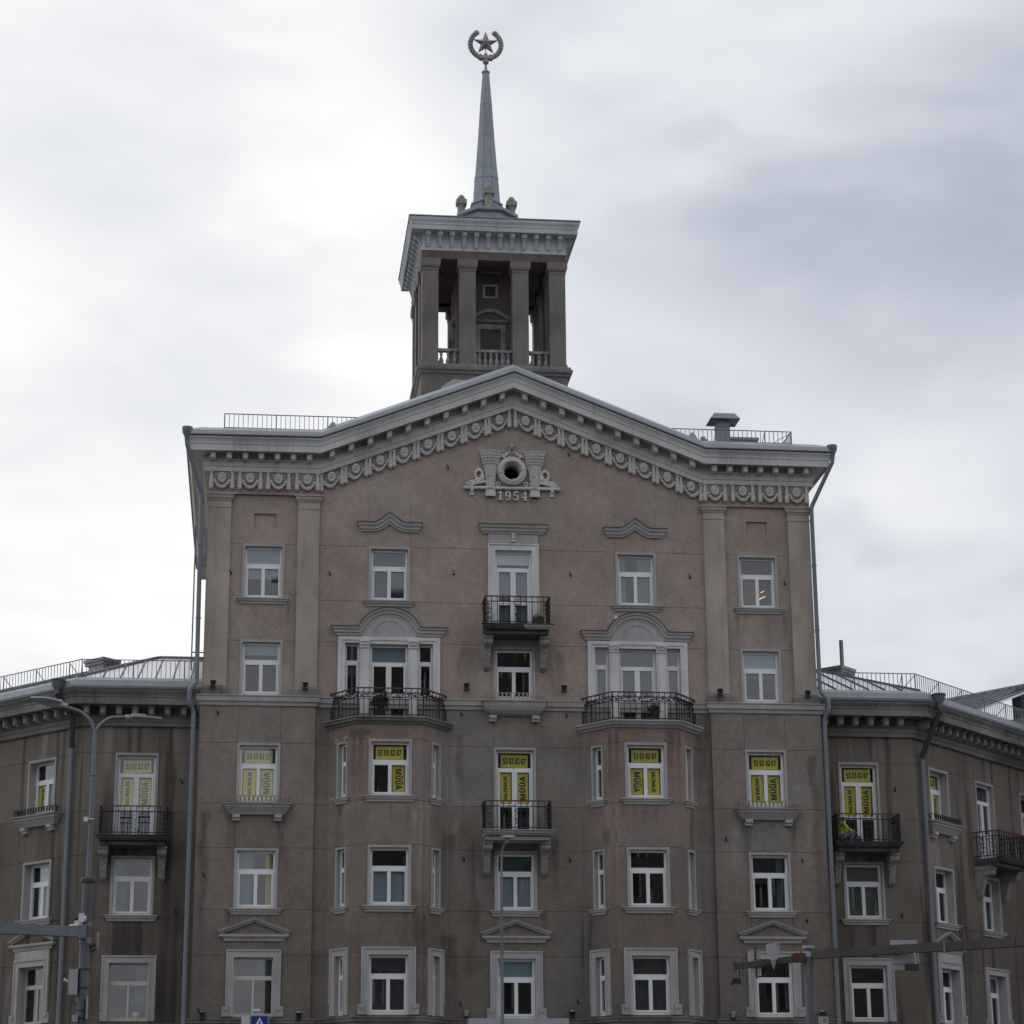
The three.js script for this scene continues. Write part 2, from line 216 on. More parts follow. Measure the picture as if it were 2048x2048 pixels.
const M = {
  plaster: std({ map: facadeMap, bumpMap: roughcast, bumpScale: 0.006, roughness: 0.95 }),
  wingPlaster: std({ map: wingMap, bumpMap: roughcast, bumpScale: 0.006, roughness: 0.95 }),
  pilaster: std({ map: stoneMap([0.435, 0.365, 0.312], 101), bumpMap: roughcast, bumpScale: 0.004 }),
  stone: std({ map: stoneMap([0.42, 0.40, 0.385], 111) }),
  cornice: std({ map: stoneMap([0.57, 0.555, 0.54], 116) }),
  trimLow: std({ map: stoneMap([0.33, 0.315, 0.30], 118, 1.4) }),
  paint: std({ map: stoneMap([0.66, 0.65, 0.65], 126) }),
  surround: std({ map: stoneMap([0.42, 0.41, 0.405], 121) }),
  ornament: std({ map: stoneMap([0.60, 0.585, 0.565], 131, 0.8) }),
  dirty: std({ map: stoneMap([0.215, 0.205, 0.195], 141, 2.2) }),
  corbel: std({ map: stoneMap([0.27, 0.255, 0.24], 146, 3.2) }),
  sootSlab: std({ map: stoneMap([0.10, 0.094, 0.09], 148, 2.2) }),
  poleDark: std({ map: stoneMap([0.115, 0.125, 0.14], 236, 2.0), roughness: 0.55, metalness: 0.3 }),
  black: std({ map: stoneMap([0.06, 0.056, 0.054], 151, 1.6) }),
  towerPlaster: std({ map: stoneMap([0.19, 0.168, 0.152], 161, 1.2), bumpMap: roughcast, bumpScale: 0.005 }),
  brickRed: std({ map: stoneMap([0.145, 0.112, 0.098], 171, 1.3) }),
  paleStone: std({ map: stoneMap([0.52, 0.54, 0.56], 181, 1.3) }),
  oldPale: std({ map: stoneMap([0.36, 0.37, 0.37], 186, 2.4) }),
  raw: std({ map: stoneMap([0.36, 0.29, 0.22], 191, 1.3) }),
  pvc: std({ color: rgb(0.82, 0.82, 0.835), roughness: 0.35 }),
  oldWood: std({ color: rgb(0.58, 0.54, 0.47), roughness: 0.6 }),
  blueFrame: std({ color: rgb(0.06, 0.11, 0.25), roughness: 0.4 }),
  glass: new THREE.MeshPhysicalMaterial({ color: rgb(0.83, 0.9, 0.94), roughness: 0.015, transmission: 1, thickness: 0, ior: 2.1, side: THREE.DoubleSide }),
  zinc: std({ map: stoneMap([0.255, 0.272, 0.295], 201, 0.6), roughness: 0.5, metalness: 0.35 }),
  spire: std({ map: stoneMap([0.25, 0.275, 0.31], 206, 0.5), roughness: 0.45, metalness: 0.5 }),
  roof: std({ map: stoneMap([0.62, 0.63, 0.66], 211, 0.35), roughness: 0.3, metalness: 0.85 }),
  farRoof: std({ map: stoneMap([0.40, 0.42, 0.46], 214, 0.5), roughness: 0.45, metalness: 0.5 }),
  apron: std({ map: stoneMap([0.34, 0.36, 0.39], 216, 0.5), roughness: 0.5, metalness: 0.4 }),
  pipe: std({ map: stoneMap([0.17, 0.19, 0.22], 221, 0.6), roughness: 0.5, metalness: 0.2 }),
  darkPipe: std({ color: rgb(0.06, 0.06, 0.066), roughness: 0.6 }),
  galv: std({ map: stoneMap([0.17, 0.187, 0.21], 231, 1.2), roughness: 0.55, metalness: 0.3 }),
  oldSteel: std({ map: stoneMap([0.078, 0.07, 0.062], 241, 1.5), roughness: 0.7, metalness: 0.1 }),
  rust: std({ map: stoneMap([0.13, 0.06, 0.03], 251, 1.6), roughness: 0.95 }),
  iron: std({ color: rgb(0.012, 0.012, 0.014), roughness: 0.6 }),
  redRail: std({ color: rgb(0.16, 0.022, 0.03), roughness: 0.45 }),
  rustyRail: std({ color: rgb(0.30, 0.23, 0.18), roughness: 0.8 }),
  inside: std({ color: rgb(0.035, 0.034, 0.034) }),
  bronze: std({ color: rgb(0.30, 0.285, 0.285), roughness: 0.45, metalness: 0.35 }),
  wreath: std({ map: stoneMap([0.30, 0.275, 0.26], 196, 2.5), roughness: 0.6, metalness: 0.2 }),
  white: std({ color: rgb(0.7, 0.7, 0.7), roughness: 0.5 }),
  grey: std({ color: rgb(0.3, 0.31, 0.32), roughness: 0.6 }),
  plate: std({ map: stoneMap([0.36, 0.37, 0.39], 261, 0.6), roughness: 0.55 }),
  darkGrey: std({ color: rgb(0.03, 0.03, 0.033), roughness: 0.6 }),
  asphalt: std({ map: stoneMap([0.055, 0.055, 0.057], 271, 0.8) }),
  paving: std({ map: stoneMap([0.22, 0.21, 0.20], 281, 0.6) }),
  cloth: std({ color: rgb(0.62, 0.66, 0.68), roughness: 0.95 }),
  blindGrey: std({ color: rgb(0.26, 0.29, 0.32), roughness: 0.9 }),
  teal: std({ color: rgb(0.25, 0.34, 0.35), roughness: 0.9 }),
  leaf: std({ color: rgb(0.035, 0.06, 0.025), roughness: 0.7 }),
};

// ---------------------------------------------------------------- walls made of plaster fields with scored joints
function wall(parent, o, pos, turn) {
  const { x0, x1, y0, y1, holes = [], vj = [], hj = [], mat, depth = 0.34, uoff = 0, groove = 0.014, half = 0.008 } = o;
  const uniq = (a, lo, hi) => [...new Set(a.filter((v) => v > lo + 1e-4 && v < hi - 1e-4).concat([lo, hi]).map((v) => Math.round(v * 1e4) / 1e4))].sort((p, q) => p - q);
  const xs = uniq(holes.flatMap((h) => [h[0], h[1]]).concat(vj.map((v) => v[0]), hj.flatMap((v) => [v[1], v[2]])), x0, x1), ys = uniq(holes.flatMap((h) => [h[2], h[3]]).concat(hj.map((v) => v[0]), vj.flatMap((v) => [v[1], v[2]])), y0, y1);
  const nx = xs.length - 1, ny = ys.length - 1, id = (i, j) => j * nx + i, open = [], up = [];
  for (let j = 0; j < ny; j++) for (let i = 0; i < nx; i++) { const cx = (xs[i] + xs[i + 1]) / 2, cy = (ys[j] + ys[j + 1]) / 2; open[id(i, j)] = holes.some((h) => cx > h[0] && cx < h[1] && cy > h[2] && cy < h[3]); up[id(i, j)] = id(i, j); }
  const E = 2e-4, V = (i, j) => { const x = xs[i], cy = (ys[j] + ys[j + 1]) / 2; return i > 0 && i < nx && vj.some((v) => Math.abs(v[0] - x) < E && cy > v[1] && cy < v[2]); };
  const H = (i, j) => { const y = ys[j], cx = (xs[i] + xs[i + 1]) / 2; return j > 0 && j < ny && hj.some((v) => Math.abs(v[0] - y) < E && cx > v[1] && cx < v[2]); };
  const find = (a) => { while (up[a] !== a) a = up[a]; return a; };
  for (let j = 0; j < ny; j++) for (let i = 0; i < nx; i++) { if (open[id(i, j)]) continue; if (i + 1 < nx && !open[id(i + 1, j)] && !V(i + 1, j)) up[find(id(i, j))] = find(id(i + 1, j)); if (j + 1 < ny && !open[id(i, j + 1)] && !H(i, j + 1)) up[find(id(i, j))] = find(id(i, j + 1)); }
  const core = [], fields = new Map();
  for (let j = 0; j < ny; j++) for (let i = 0; i < nx; i++) {
    const [a, b, c, d] = [xs[i], xs[i + 1], ys[j], ys[j + 1]];
    if (open[id(i, j)]) continue;
    core.push([[a, c, -groove], [b, c, -groove], [b, d, -groove], [a, d, -groove]]);
    const L = V(i, j), Rr = V(i + 1, j), B = H(i, j), T = H(i, j + 1), q = [], A = a + (L ? half : 0), Bx = b - (Rr ? half : 0), C = c + (B ? half : 0), Dy = d - (T ? half : 0), g = -groove;
    q.push([[A, C, 0], [Bx, C, 0], [Bx, Dy, 0], [A, Dy, 0]]);
    if (L) q.push([[A, C, g], [A, C, 0], [A, Dy, 0], [A, Dy, g]]); if (Rr) q.push([[Bx, C, 0], [Bx, C, g], [Bx, Dy, g], [Bx, Dy, 0]]);
    if (B) q.push([[A, C, g], [Bx, C, g], [Bx, C, 0], [A, C, 0]]); if (T) q.push([[A, Dy, 0], [Bx, Dy, 0], [Bx, Dy, g], [A, Dy, g]]);
    const k = find(id(i, j)); if (!fields.has(k)) fields.set(k, []); fields.get(k).push(...q);
  }
  for (const h of holes) {
    if (h[4] === 'open') continue;
    const [a, b, c, d] = h, z = h[4] === 'niche' ? -0.07 : -depth, f = 0;
    if (h[4] === 'niche') core.push([[a, c, z], [b, c, z], [b, d, z], [a, d, z]]);
    core.push([[a, c, z], [a, c, f], [a, d, f], [a, d, z]].reverse(), [[b, c, f], [b, c, z], [b, d, z], [b, d, f]].reverse(), [[a, d, f], [b, d, f], [b, d, z], [a, d, z]], [[a, c, z], [b, c, z], [b, c, f], [a, c, f]]);
  }
  const uvs = (g) => { boxUV(g); const u = g.attributes.uv, p = g.attributes.position; for (let i = 0; i < u.count; i++) { u.setX(i, p.getX(i) + uoff); u.setY(i, p.getY(i)); } return g; };
  const w = part('wall', uvs(quads(core)), mat, parent); if (pos) w.position.set(...pos); if (turn) w.rotation.y = turn;
  for (const f of fields.values()) part('plaster_panel', uvs(quads(f)), mat, w);
  return w;
}

// ---------------------------------------------------------------- windows
const SILL = [[0, -0.17], [0.045, -0.17], [0.05, -0.1], [0.095, -0.085], [0.1, -0.02], [0.135, -0.02], [0.135, 0.012], [-0.02, 0.03]];
const cache = new Map();
const memo = (k, f) => { if (!cache.has(k)) cache.set(k, f()); return cache.get(k); };
function paneRects(kind, w, h) {
  const W = w / 2;
  if (kind === 'std') return { top: [-W + 0.075, W - 0.075, h - 0.55, h - 0.075], left: [-W + 0.115, -0.055, 0.145, h - 0.72], right: [0.055, W - 0.115, 0.145, h - 0.72] };
  if (kind === 'old') return { top: [-W + 0.04, W - 0.04, h - 0.55, h - 0.05], left: [-W + 0.04, -0.03, 0.1, h - 0.68], right: [0.03, W - 0.04, 0.1, h - 0.68] };
  if (kind === 'door') { const m = 0.9; return { top: [-W + 0.075, W - 0.075, h - 0.56, h - 0.075], left: [-W + 0.13, -0.085, m + 0.05, h - 0.7], right: [0.085, W - 0.13, m + 0.05, h - 0.7], lowleft: [-W + 0.13, -0.085, 0.14, m - 0.05], lowright: [0.085, W - 0.13, 0.14, m - 0.05] }; }
  if (kind === 'slit') return { top: [-W + 0.06, W - 0.06, h - 0.55, h - 0.07], left: [-W + 0.09, W - 0.09, 0.145, h - 0.7] };
}
function trimGeo(kind, w, h) { return merge([trimBare(kind, w, h), box(-w / 2, -w / 2 + 0.006, 0, h, -0.27, 0.001), box(w / 2 - 0.006, w / 2, 0, h, -0.27, 0.001), box(-w / 2, w / 2, h - 0.006, h, -0.27, 0.001)]); }
function trimBare(kind, w, h) {
  const W = w / 2;
  if (kind === 'thin') return merge([shapeGeo([[-W - 0.075, 0], [-W, 0], [-W, h], [W, h], [W, 0], [W + 0.075, 0], [W + 0.075, h + 0.08], [-W - 0.075, h + 0.08]], [], 0.032, 0)]);
  if (kind === 'thindeep') return merge([shapeGeo([[-W - 0.065, 0], [-W, 0], [-W, h], [W, h], [W, 0], [W + 0.065, 0], [W + 0.065, h + 0.07], [-W - 0.065, h + 0.07]], [], 0.035, 0)]);
  const b = 0.235, e = 0.1;   // wide architrave with ears at the foot
  const a = shapeGeo([[-W - b, 0], [-W, 0], [-W, h], [W, h], [W, 0], [W + b, 0], [W + b, h + b], [-W - b, h + b]], [], 0.045, 0);
  const rim = shapeGeo([[-W - b, 0.33], [-W - b + 0.05, 0.33], [-W - b + 0.05, h + b - 0.05], [W + b - 0.05, h + b - 0.05], [W + b - 0.05, 0.33], [W + b, 0.33], [W + b, h + b], [-W - b, h + b]], [], 0.03, 0.045);
  const inn = shapeGeo([[-W - 0.07, 0], [-W - 0.002, 0], [-W - 0.002, h + 0.002], [W + 0.002, h + 0.002], [W + 0.002, 0], [W + 0.07, 0], [W + 0.07, h + 0.07], [-W - 0.07, h + 0.07]], [], 0.018, 0.045);
  const list = [a, rim, inn];
  if (kind === 'wide') list.push(box(-W - b - e, -W - b + 0.12, 0.0, 0.31, 0, 0.07), box(W + b - 0.12, W + b + e, 0, 0.31, 0, 0.07), cyl(0, 0, 0.05, 0, 0.07, 0.07, 12).rotateX(Math.PI / 2).translate(-W - b + 0.03, 0.25, 0.06), cyl(0, 0, 0.05, 0, 0.07, 0.07, 12).rotateX(Math.PI / 2).translate(W + b - 0.03, 0.25, 0.06));
  return merge(list);
}
const allWindows = {};
function makeWindow(parent, id, pos, turn, { kind = 'std', w = 1.2, h = 1.75, trim = 'thin', sill = true, recess = 0.13, frame = M.pvc, trimMat }) {
  const g = grp('window', parent, pos, turn), P = paneRects(kind, w, h), t = 0.05, key = [kind, w, h].join();
  part('frame', memo('f' + key, () => merge([shapeGeo(rectPts(-w / 2, w / 2, 0, h), Object.values(P).map((r) => rectPts(...r)), 0.07, 0), Object.entries(P).filter(([k]) => k !== 'top' && kind !== 'old').map(([, r]) => shapeGeo(rectPts(r[0] - 0.055, r[1] + 0.055, r[2] - 0.06, r[3] + 0.055), [rectPts(...r)], 0.018, 0.07))])), frame, g).position.z = -recess - 0.07;
  for (const r of Object.values(P)) { const m = part('pane', memo('p' + key + r.join(), () => boxUV(new THREE.PlaneGeometry(r[1] - r[0] + 0.02, r[3] - r[2] + 0.02))), M.glass, g); m.position.set((r[0] + r[1]) / 2, (r[2] + r[3]) / 2, -recess - 0.035); m.rotation.set(rr(-0.006, 0.006), rr(-0.006, 0.006), 0); }
  if (trim) part('trim', memo('t' + [trim, w, h].join(), () => trimGeo(trim, w, h)), trimMat || (trim.startsWith('thin') ? M.stone : M.surround), g);
  if (sill) part('sill', memo('s' + w + sill, () => merge([hood(-w / 2 - (sill === 'short' ? 0.06 : 0.1), w / 2 + (sill === 'short' ? 0.06 : 0.1), 0, SILL, 0), box(-w / 2, w / 2, -0.03, 0.02, -recess, 0.01)])), M.stone, g);
  g.updateWorldMatrix(true, false); allWindows[id] = { g, P, recess };
  return g;
}

// ================================================================= THE GROUND
structure('ground', boxUV(new THREE.PlaneGeometry(700, 700).rotateX(-Math.PI / 2).translate(0, 0, 0)), M.asphalt);
structure('pavement', merge([box(-40, 40, 0, 0.13, 0.5, 7), box(-40, 40, 0, 0.13, 66, 90)]), M.paving);

// ================================================================= THE MAIN BLOCK
const B = thing('apartment_building', 'tall grey-brown plastered block with pediment, bay windows and columned spire tower', 'building');
const COLS = [-8.12, -4.04, 0, 4.04, 8.12], SIDE = [-8.12, 8.12];
// windows: id -> column, plane z, sill height, options
const W6 = { y: 19.94, h: 1.75 }, W5 = { y: 16.78, h: 1.73 }, W4 = { y: 13.42, h: 1.72 }, W3 = { y: 10.03, h: 1.80 }, W2 = { y: 6.78, h: 1.78 };
const Z0 = 0, ZS = 0.15, ZB = 1.1;
const hole = (x, y, w, h) => [x - w / 2, x + w / 2, y, y + h];
function win(id, x, z, row, opt = {}) { const o = { w: 1.2, h: row.h, ...opt }; makeWindow(B, id, [x, row.y, z], 0, o); return hole(x, row.y, o.w, o.h); }
const upHoles = [], cenHoles = [], sideHoles = { '-1': [], 1: [] };
for (const s of [-1, 1]) {
  const n = s < 0 ? 'L' : 'R';
  upHoles.push(win('A6' + n, 8.12 * s, Z0, W6), win('B6' + n, 4.05 * s, Z0, W6), win('A5' + n, 8.12 * s, Z0, W5, { sill: false }));
  sideHoles[s].push(win('A4' + n, 8.12 * s, ZS, { y: 13.36, h: 1.78 }, { sill: false }), win('A3' + n, 8.12 * s, ZS, W3), win('A2' + n, 8.12 * s, ZS, W2, { trim: 'wide', sill: false, kind: s < 0 ? 'old' : 'std', frame: s < 0 ? M.oldWood : M.pvc }));
}
upHoles.push(win('C6', 0, Z0, { y: 19.08, h: 2.66 }, { kind: 'door', trim: 'widedoor', sill: false, trimMat: M.paint }));
upHoles.push([-0.61, 0.61, 16.73, 18.42]);
makeWindow(B, 'C5', [0, 16.75, 0], 0, { kind: 'std', w: 1.22, h: 1.67, sill: false });
upHoles[upHoles.length - 1] = hole(0, 16.75, 1.22, 1.67);
cenHoles.push(win('C4', 0, Z0, { y: 12.47, h: 2.66 }, { kind: 'door', sill: false, trim: 'thin' }), win('C3', 0, Z0, W3, { w: 1.2 }), win('C2', 0, Z0, { y: 6.74, h: 1.82 }, { trim: 'wide', sill: false, w: 1.18 }));

// Venetian windows of the fifth floor
function venetian(cx, n) {
  const P = [], y0 = 16.76;
  makeWindow(B, 'V' + n, [cx, 15.98, 0], 0, { kind: 'door', w: 1.22, h: 2.53, trim: null, sill: false, recess: 0.14 });
  makeWindow(B, 'VL' + n, [cx - 1.18, y0, 0], 0, { kind: 'slit', w: 0.46, h: 1.78, trim: null, sill: false, recess: 0.14 });
  makeWindow(B, 'VR' + n, [cx + 1.18, y0, 0], 0, { kind: 'slit', w: 0.46, h: 1.78, trim: null, sill: false, recess: 0.14 });
  P.push(hole(cx, 15.98, 1.22, 2.53), hole(cx - 1.18, y0, 0.46, 1.78), hole(cx + 1.18, y0, 0.46, 1.78));
  const s = grp('window_surround', B, [cx, 0, 0]);
  part('architrave', merge([shapeGeo([[-1.64, y0 - 0.02], [-1.41, y0 - 0.02], [-1.41, y0 + 1.78], [-0.95, y0 + 1.78], [-0.95, y0 - 0.02], [-0.61, y0 - 0.02], [-0.61, 18.51], [0.61, 18.51], [0.61, y0 - 0.02], [0.95, y0 - 0.02], [0.95, y0 + 1.78], [1.41, y0 + 1.78], [1.41, y0 - 0.02], [1.64, y0 - 0.02], [1.64, 18.74], [-1.64, 18.74]], [], 0.06, 0.001), box(-1.64, -1.53, y0, 18.74, 0.06, 0.09), box(1.53, 1.64, y0, 18.74, 0.06, 0.09), box(-1.53, 1.53, 18.63, 18.74, 0.06, 0.09)]), M.paint, s);
  for (const q of [-1, 1]) {
    const x = q * 0.785;
    part('pilaster', merge([box(x - 0.14, x + 0.14, 15.98, 18.36, 0.06, 0.13), box(x - 0.1, x + 0.1, 16.2, 18.3, 0.13, 0.15)]), M.paint, s);
    part('capital', merge([box(x - 0.165, x + 0.165, 18.36, 18.4, 0.06, 0.17), box(x - 0.17, x + 0.17, 18.56, 18.62, 0.06, 0.19), box(x - 0.14, x + 0.14, 18.4, 18.56, 0.06, 0.15), ...[-0.1, 0.1].map((d) => new THREE.TorusGeometry(0.045, 0.022, 6, 12).translate(x + d, 18.5, 0.165)), new THREE.SphereGeometry(0.045, 8, 6).translate(x, 18.47, 0.16)]), M.ornament, s);
  }
  const arc = [], r = 0.66, yc = 18.78;     // flat - sweep up - arch - flat
  const pts = [[-1.66, yc], [-0.95, yc], [-0.86, yc + 0.03]];
  for (let k = 0; k <= 16; k++) { const a = Math.PI - (0.09 + 0.82 * k / 16) * Math.PI; pts.push([Math.cos(a) * 0.74, yc + 0.02 + Math.sin(a) * 0.62]); }
  pts.push([0.86, yc + 0.03], [0.95, yc], [1.66, yc]);
  part('arched_cornice', merge([elevMould(pts, [[0, 0], [0.06, 0], [0.07, 0.07], [0.12, 0.1], [0.12, 0.17], [0.17, 0.2], [0.19, 0.27], [0.0, 0.29]], 0.0)]), M.stone, s);
  part('flashing', merge([elevMould(pts, [[0.18, 0.274], [0.215, 0.274], [0.215, 0.292], [0.0, 0.315]], 0.0)]), M.darkPipe, s);
  part('tympanum', merge([shapeGeo([[-0.93, yc - 0.06], [0.93, yc - 0.06], ...pts.slice(2, -2).reverse().map(([x, y]) => [x, y + 0.02])], [], 0.05, 0.001), new THREE.TorusGeometry(0.5, 0.022, 6, 24, Math.PI).scale(1, 0.95, 1).translate(0, yc + 0.03, 0.05)]), M.surround, s);
  return P;
}
upHoles.push(...venetian(-4.04, 'L'), ...venetian(4.04, 'R'));

// wall fields
const upJ = { hj: [[21.77, -9.95, 9.95], [19.93, -6.4, 6.4], [18.56, -9.95, 9.95]], vj: [-1, 1].flatMap((s) => [[s * (4.05 - 0.675), 21.77, 23.3], [s * (4.05 + 0.675), 21.77, 23.3], [s * 0.83, 21.77, 23.3]]) };
const upperHoles = upHoles.filter((h) => h[3] > 16.6);
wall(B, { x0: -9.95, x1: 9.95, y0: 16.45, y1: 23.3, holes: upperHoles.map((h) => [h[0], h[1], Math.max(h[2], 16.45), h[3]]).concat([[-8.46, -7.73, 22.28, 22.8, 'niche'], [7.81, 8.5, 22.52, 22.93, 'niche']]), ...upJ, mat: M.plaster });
const lowHJ = [15.22, 13.3, 11.92, 10.02, 8.62];
const bayHole = (c) => [c - 1.86, c + 1.86, 6.75, 15.68, 'open'];
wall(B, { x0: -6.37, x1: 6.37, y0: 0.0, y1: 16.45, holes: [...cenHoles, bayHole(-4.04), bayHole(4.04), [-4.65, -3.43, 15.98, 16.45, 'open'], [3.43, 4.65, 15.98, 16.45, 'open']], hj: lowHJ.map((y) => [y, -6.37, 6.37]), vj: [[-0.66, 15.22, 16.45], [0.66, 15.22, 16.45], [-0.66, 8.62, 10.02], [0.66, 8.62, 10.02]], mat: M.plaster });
for (const s of [-1, 1]) {
  const a = Math.min(6.37 * s, 10 * s), b = Math.max(6.37 * s, 10 * s), c = 8.12 * s;
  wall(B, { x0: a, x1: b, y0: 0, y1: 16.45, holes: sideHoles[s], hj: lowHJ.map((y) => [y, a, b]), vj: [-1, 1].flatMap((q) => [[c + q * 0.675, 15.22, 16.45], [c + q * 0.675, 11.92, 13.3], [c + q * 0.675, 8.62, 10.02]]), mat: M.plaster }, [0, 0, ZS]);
  part('wall_return', merge([quads([[[s * 6.37, 0, -0.02], [s * 6.37, 0, ZS], [s * 6.37, 16.45, ZS], [s * 6.37, 16.45, -0.02]]])]), M.plaster, B);
  // side walls and the back
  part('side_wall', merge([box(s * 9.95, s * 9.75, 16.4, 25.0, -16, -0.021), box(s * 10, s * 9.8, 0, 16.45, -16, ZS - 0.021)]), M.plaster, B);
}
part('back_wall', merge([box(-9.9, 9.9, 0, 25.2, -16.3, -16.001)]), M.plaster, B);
part('interior', merge([6.45, 9.72, 13.05, 16.3, 19.0, 22.4].map((y) => box(-9.7, 9.7, y - 0.25, y, -15.9, -0.36)).concat([box(-9.7, 9.7, 0, 25, -5.2, -5.0), ...[-6.2, -2.0, 2.0, 6.2].map((x) => box(x - 0.07, x + 0.07, 0, 24, -4.99, -0.36))])), M.inside, B);
// the gable field with the round opening
const gable = new THREE.Path(); gable.absarc(-0.03, 24.42, 0.25, 0, Math.PI * 2, true);
{
  const g = shapeGeo([[-9.95, 23.3], [9.95, 23.3], [9.95, 24.6], [6.35, 24.6], [0, 27.05], [-6.35, 24.6], [-9.95, 24.6]], [gable], 0.3, -0.3);
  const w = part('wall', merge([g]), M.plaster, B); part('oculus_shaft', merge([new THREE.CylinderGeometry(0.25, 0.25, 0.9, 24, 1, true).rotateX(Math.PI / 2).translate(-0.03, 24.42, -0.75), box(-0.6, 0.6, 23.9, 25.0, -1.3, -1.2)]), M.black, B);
}
// pilasters
for (const s of [-1, 1]) for (const [a, b] of [[9.93, 9.2], [7.04, 6.34]]) {
  const x0 = Math.min(a * s, b * s), x1 = Math.max(a * s, b * s), p = grp('pilaster', B);
  part('shaft', merge([box(x0, x1, 17.04, 23.2, 0, 0.12), box(x0 - 0.018, x1 + 0.018, 22.95, 23.0, 0, 0.14)]), M.pilaster, p);
  part('capital', merge([hood(x0, x1, 23.18, [[0, 0], [0.02, 0], [0.04, 0.06], [0.07, 0.08], [0.08, 0.17], [0.11, 0.19], [0.11, 0.24], [0, 0.26]], 0.12)]), M.pilaster, p);
  part('plinth', merge([box(x0 - 0.08, x1 + 0.08, 16.72, 16.9, 0, 0.24), hood(x0 - 0.02, x1 + 0.02, 16.9, [[0.06, 0], [0.06, 0.05], [0.02, 0.1], [0, 0.15]], 0.13)]), M.dirty, p);
}
// frieze boards above the pilasters
for (const s of [-1, 1]) part('frieze', merge([box(s * 6.34, s * 9.96, 23.42, 24.2, 0, 0.09)]), M.plaster, B);

// belt course, ledge
part('belt_course', merge([planMould([[-10, -16], [-10, ZS], [-6.37, ZS], [-6.37, 0], [-0.95, 0]], 16.41, [[0, 0], [0.05, 0], [0.07, 0.1], [0.12, 0.13], [0.13, 0.27], [0.16, 0.29], [0.16, 0.32], [-0.05, 0.33]]), planMould([[0.95, 0], [6.37, 0], [6.37, ZS], [10, ZS], [10, -16]], 16.41, [[0, 0], [0.05, 0], [0.07, 0.1], [0.12, 0.13], [0.13, 0.27], [0.16, 0.29], [0.16, 0.32], [-0.05, 0.33]])]), M.stone, B);
const bayPath = (c) => [[c - 1.91, 0], [c - 1.01, ZB], [c + 1.01, ZB], [c + 1.91, 0]];
const LEDGE = [[-10, -16], [-10, ZS], [-6.37, ZS], [-6.37, 0], ...bayPath(-4.04), ...bayPath(4.04), [6.37, 0], [6.37, ZS], [10, ZS], [10, -16]];
part('ledge', merge([planMould(LEDGE, 6.46, [[0, 0], [0.05, 0], [0.07, 0.08], [0.14, 0.12], [0.15, 0.2], [0.2, 0.22], [0.2, 0.245], [-0.06, 0.27]])]), M.dirty, B);

// bay windows
for (const c of [-4.04, 4.04]) {
  const n = c < 0 ? 'L' : 'R', g = grp('bay_window', B), fl = Math.hypot(0.9, ZB), th = Math.atan2(ZB, 0.9);
  const hj = lowHJ.concat([15.1]).map((y) => [y === 15.1 ? 13.3 : y, -3, 3]);
  const rows = [[W4, 'thin', '4'], [W3, 'thin', '3'], [W2, 'wide', '2']], fh = [], sh = [];
  for (const [row, trim, k] of rows) {
    makeWindow(B, 'B' + k + n, [c, row.y, ZB], 0, { w: 1.2, h: row.h, trim, sill: trim === 'thin' });
    fh.push(hole(0, row.y, 1.2, row.h)); sh.push(hole(0, row.y, 0.36, row.h));
    for (const s of [-1, 1]) makeWindow(B, 'S' + k + n + (s < 0 ? 'l' : 'r'), [c + s * 1.46, row.y, ZB / 2], s * th, { kind: 'slit', w: 0.36, h: row.h, trim: trim === 'wide' ? 'widedoor' : 'thindeep', sill: trim === 'thin' ? 'short' : false, recess: 0.12 });
  }
  for (const f of fh) f.push(0); for (const f of sh) f.push(0);
  wall(g, { x0: -1.01, x1: 1.01, y0: 0, y1: 15.73, holes: fh, hj, mat: M.plaster, uoff: c }, [c, 0, ZB]);
  for (const s of [-1, 1]) wall(g, { x0: -fl / 2, x1: fl / 2, y0: 0, y1: 15.73, holes: sh, hj, mat: M.plaster, uoff: c + s * 1.46 }, [c + s * 1.46, 0, ZB / 2], s * th);
  part('floor', merge([6.5, 9.75, 13.1].map((y) => shapeGeo(bayPath(0).map(([x, z]) => [x * 0.97, -z * 0.95]), [], 0.2, 0).rotateX(-Math.PI / 2).translate(c, y - 0.2, 0))), M.inside, g);
}

// main cornice: architrave, modillions, corona, gutter
const RAKE = 2.45 / 6.35;
const rakeY = (x) => 24.17 + Math.max(0, (6.35 - Math.abs(x)) * RAKE);
const cornVerts = (y) => [{ p: [-9.96, y, -16], o: [-1, 0, 0] }, { p: [-9.96, y, 0], o: [-1, 0, 1] }, { p: [-6.35, y, 0], o: [0, 0, 1], k: 1.02 }, { p: [0, y + 2.45, 0], o: [0, 0, 1], k: 1.05 }, { p: [6.35, y, 0], o: [0, 0, 1], k: 1.02 }, { p: [9.96, y, 0], o: [1, 0, 1] }, { p: [9.96, y, -16], o: [1, 0, 0] }];
part('architrave', merge([sweep(cornVerts(24.17), [[0, 0], [0.14, 0], [0.14, 0.15], [0.17, 0.165], [0.17, 0.33], [0.23, 0.36], [0.23, 0.385], [0.1, 0.39], [0.1, 0.62]])]), M.cornice, B);
part('corona', merge([sweep(cornVerts(24.17), [[0.1, 0.6], [0.56, 0.6], [0.565, 0.55], [0.62, 0.55], [0.62, 0.76], [0.645, 0.77], [0.645, 0.8], [0.66, 0.86], [0.7, 0.93], [0.73, 0.95], [0.73, 1.0], [0.2, 1.01]])]), M.cornice, B);
part('gutter', merge([sweep(cornVerts(24.17), [[0.6, 1.012], [0.77, 1.012], [0.79, 1.03], [0.79, 1.06], [0.6, 1.065]])]), M.pipe, B);
part('roof_apron', merge([sweep(cornVerts(24.17), [[0.765, 1.06], [0.74, 1.2], [0.3, 1.43], [-0.45, 1.5]])]), M.apron, B);
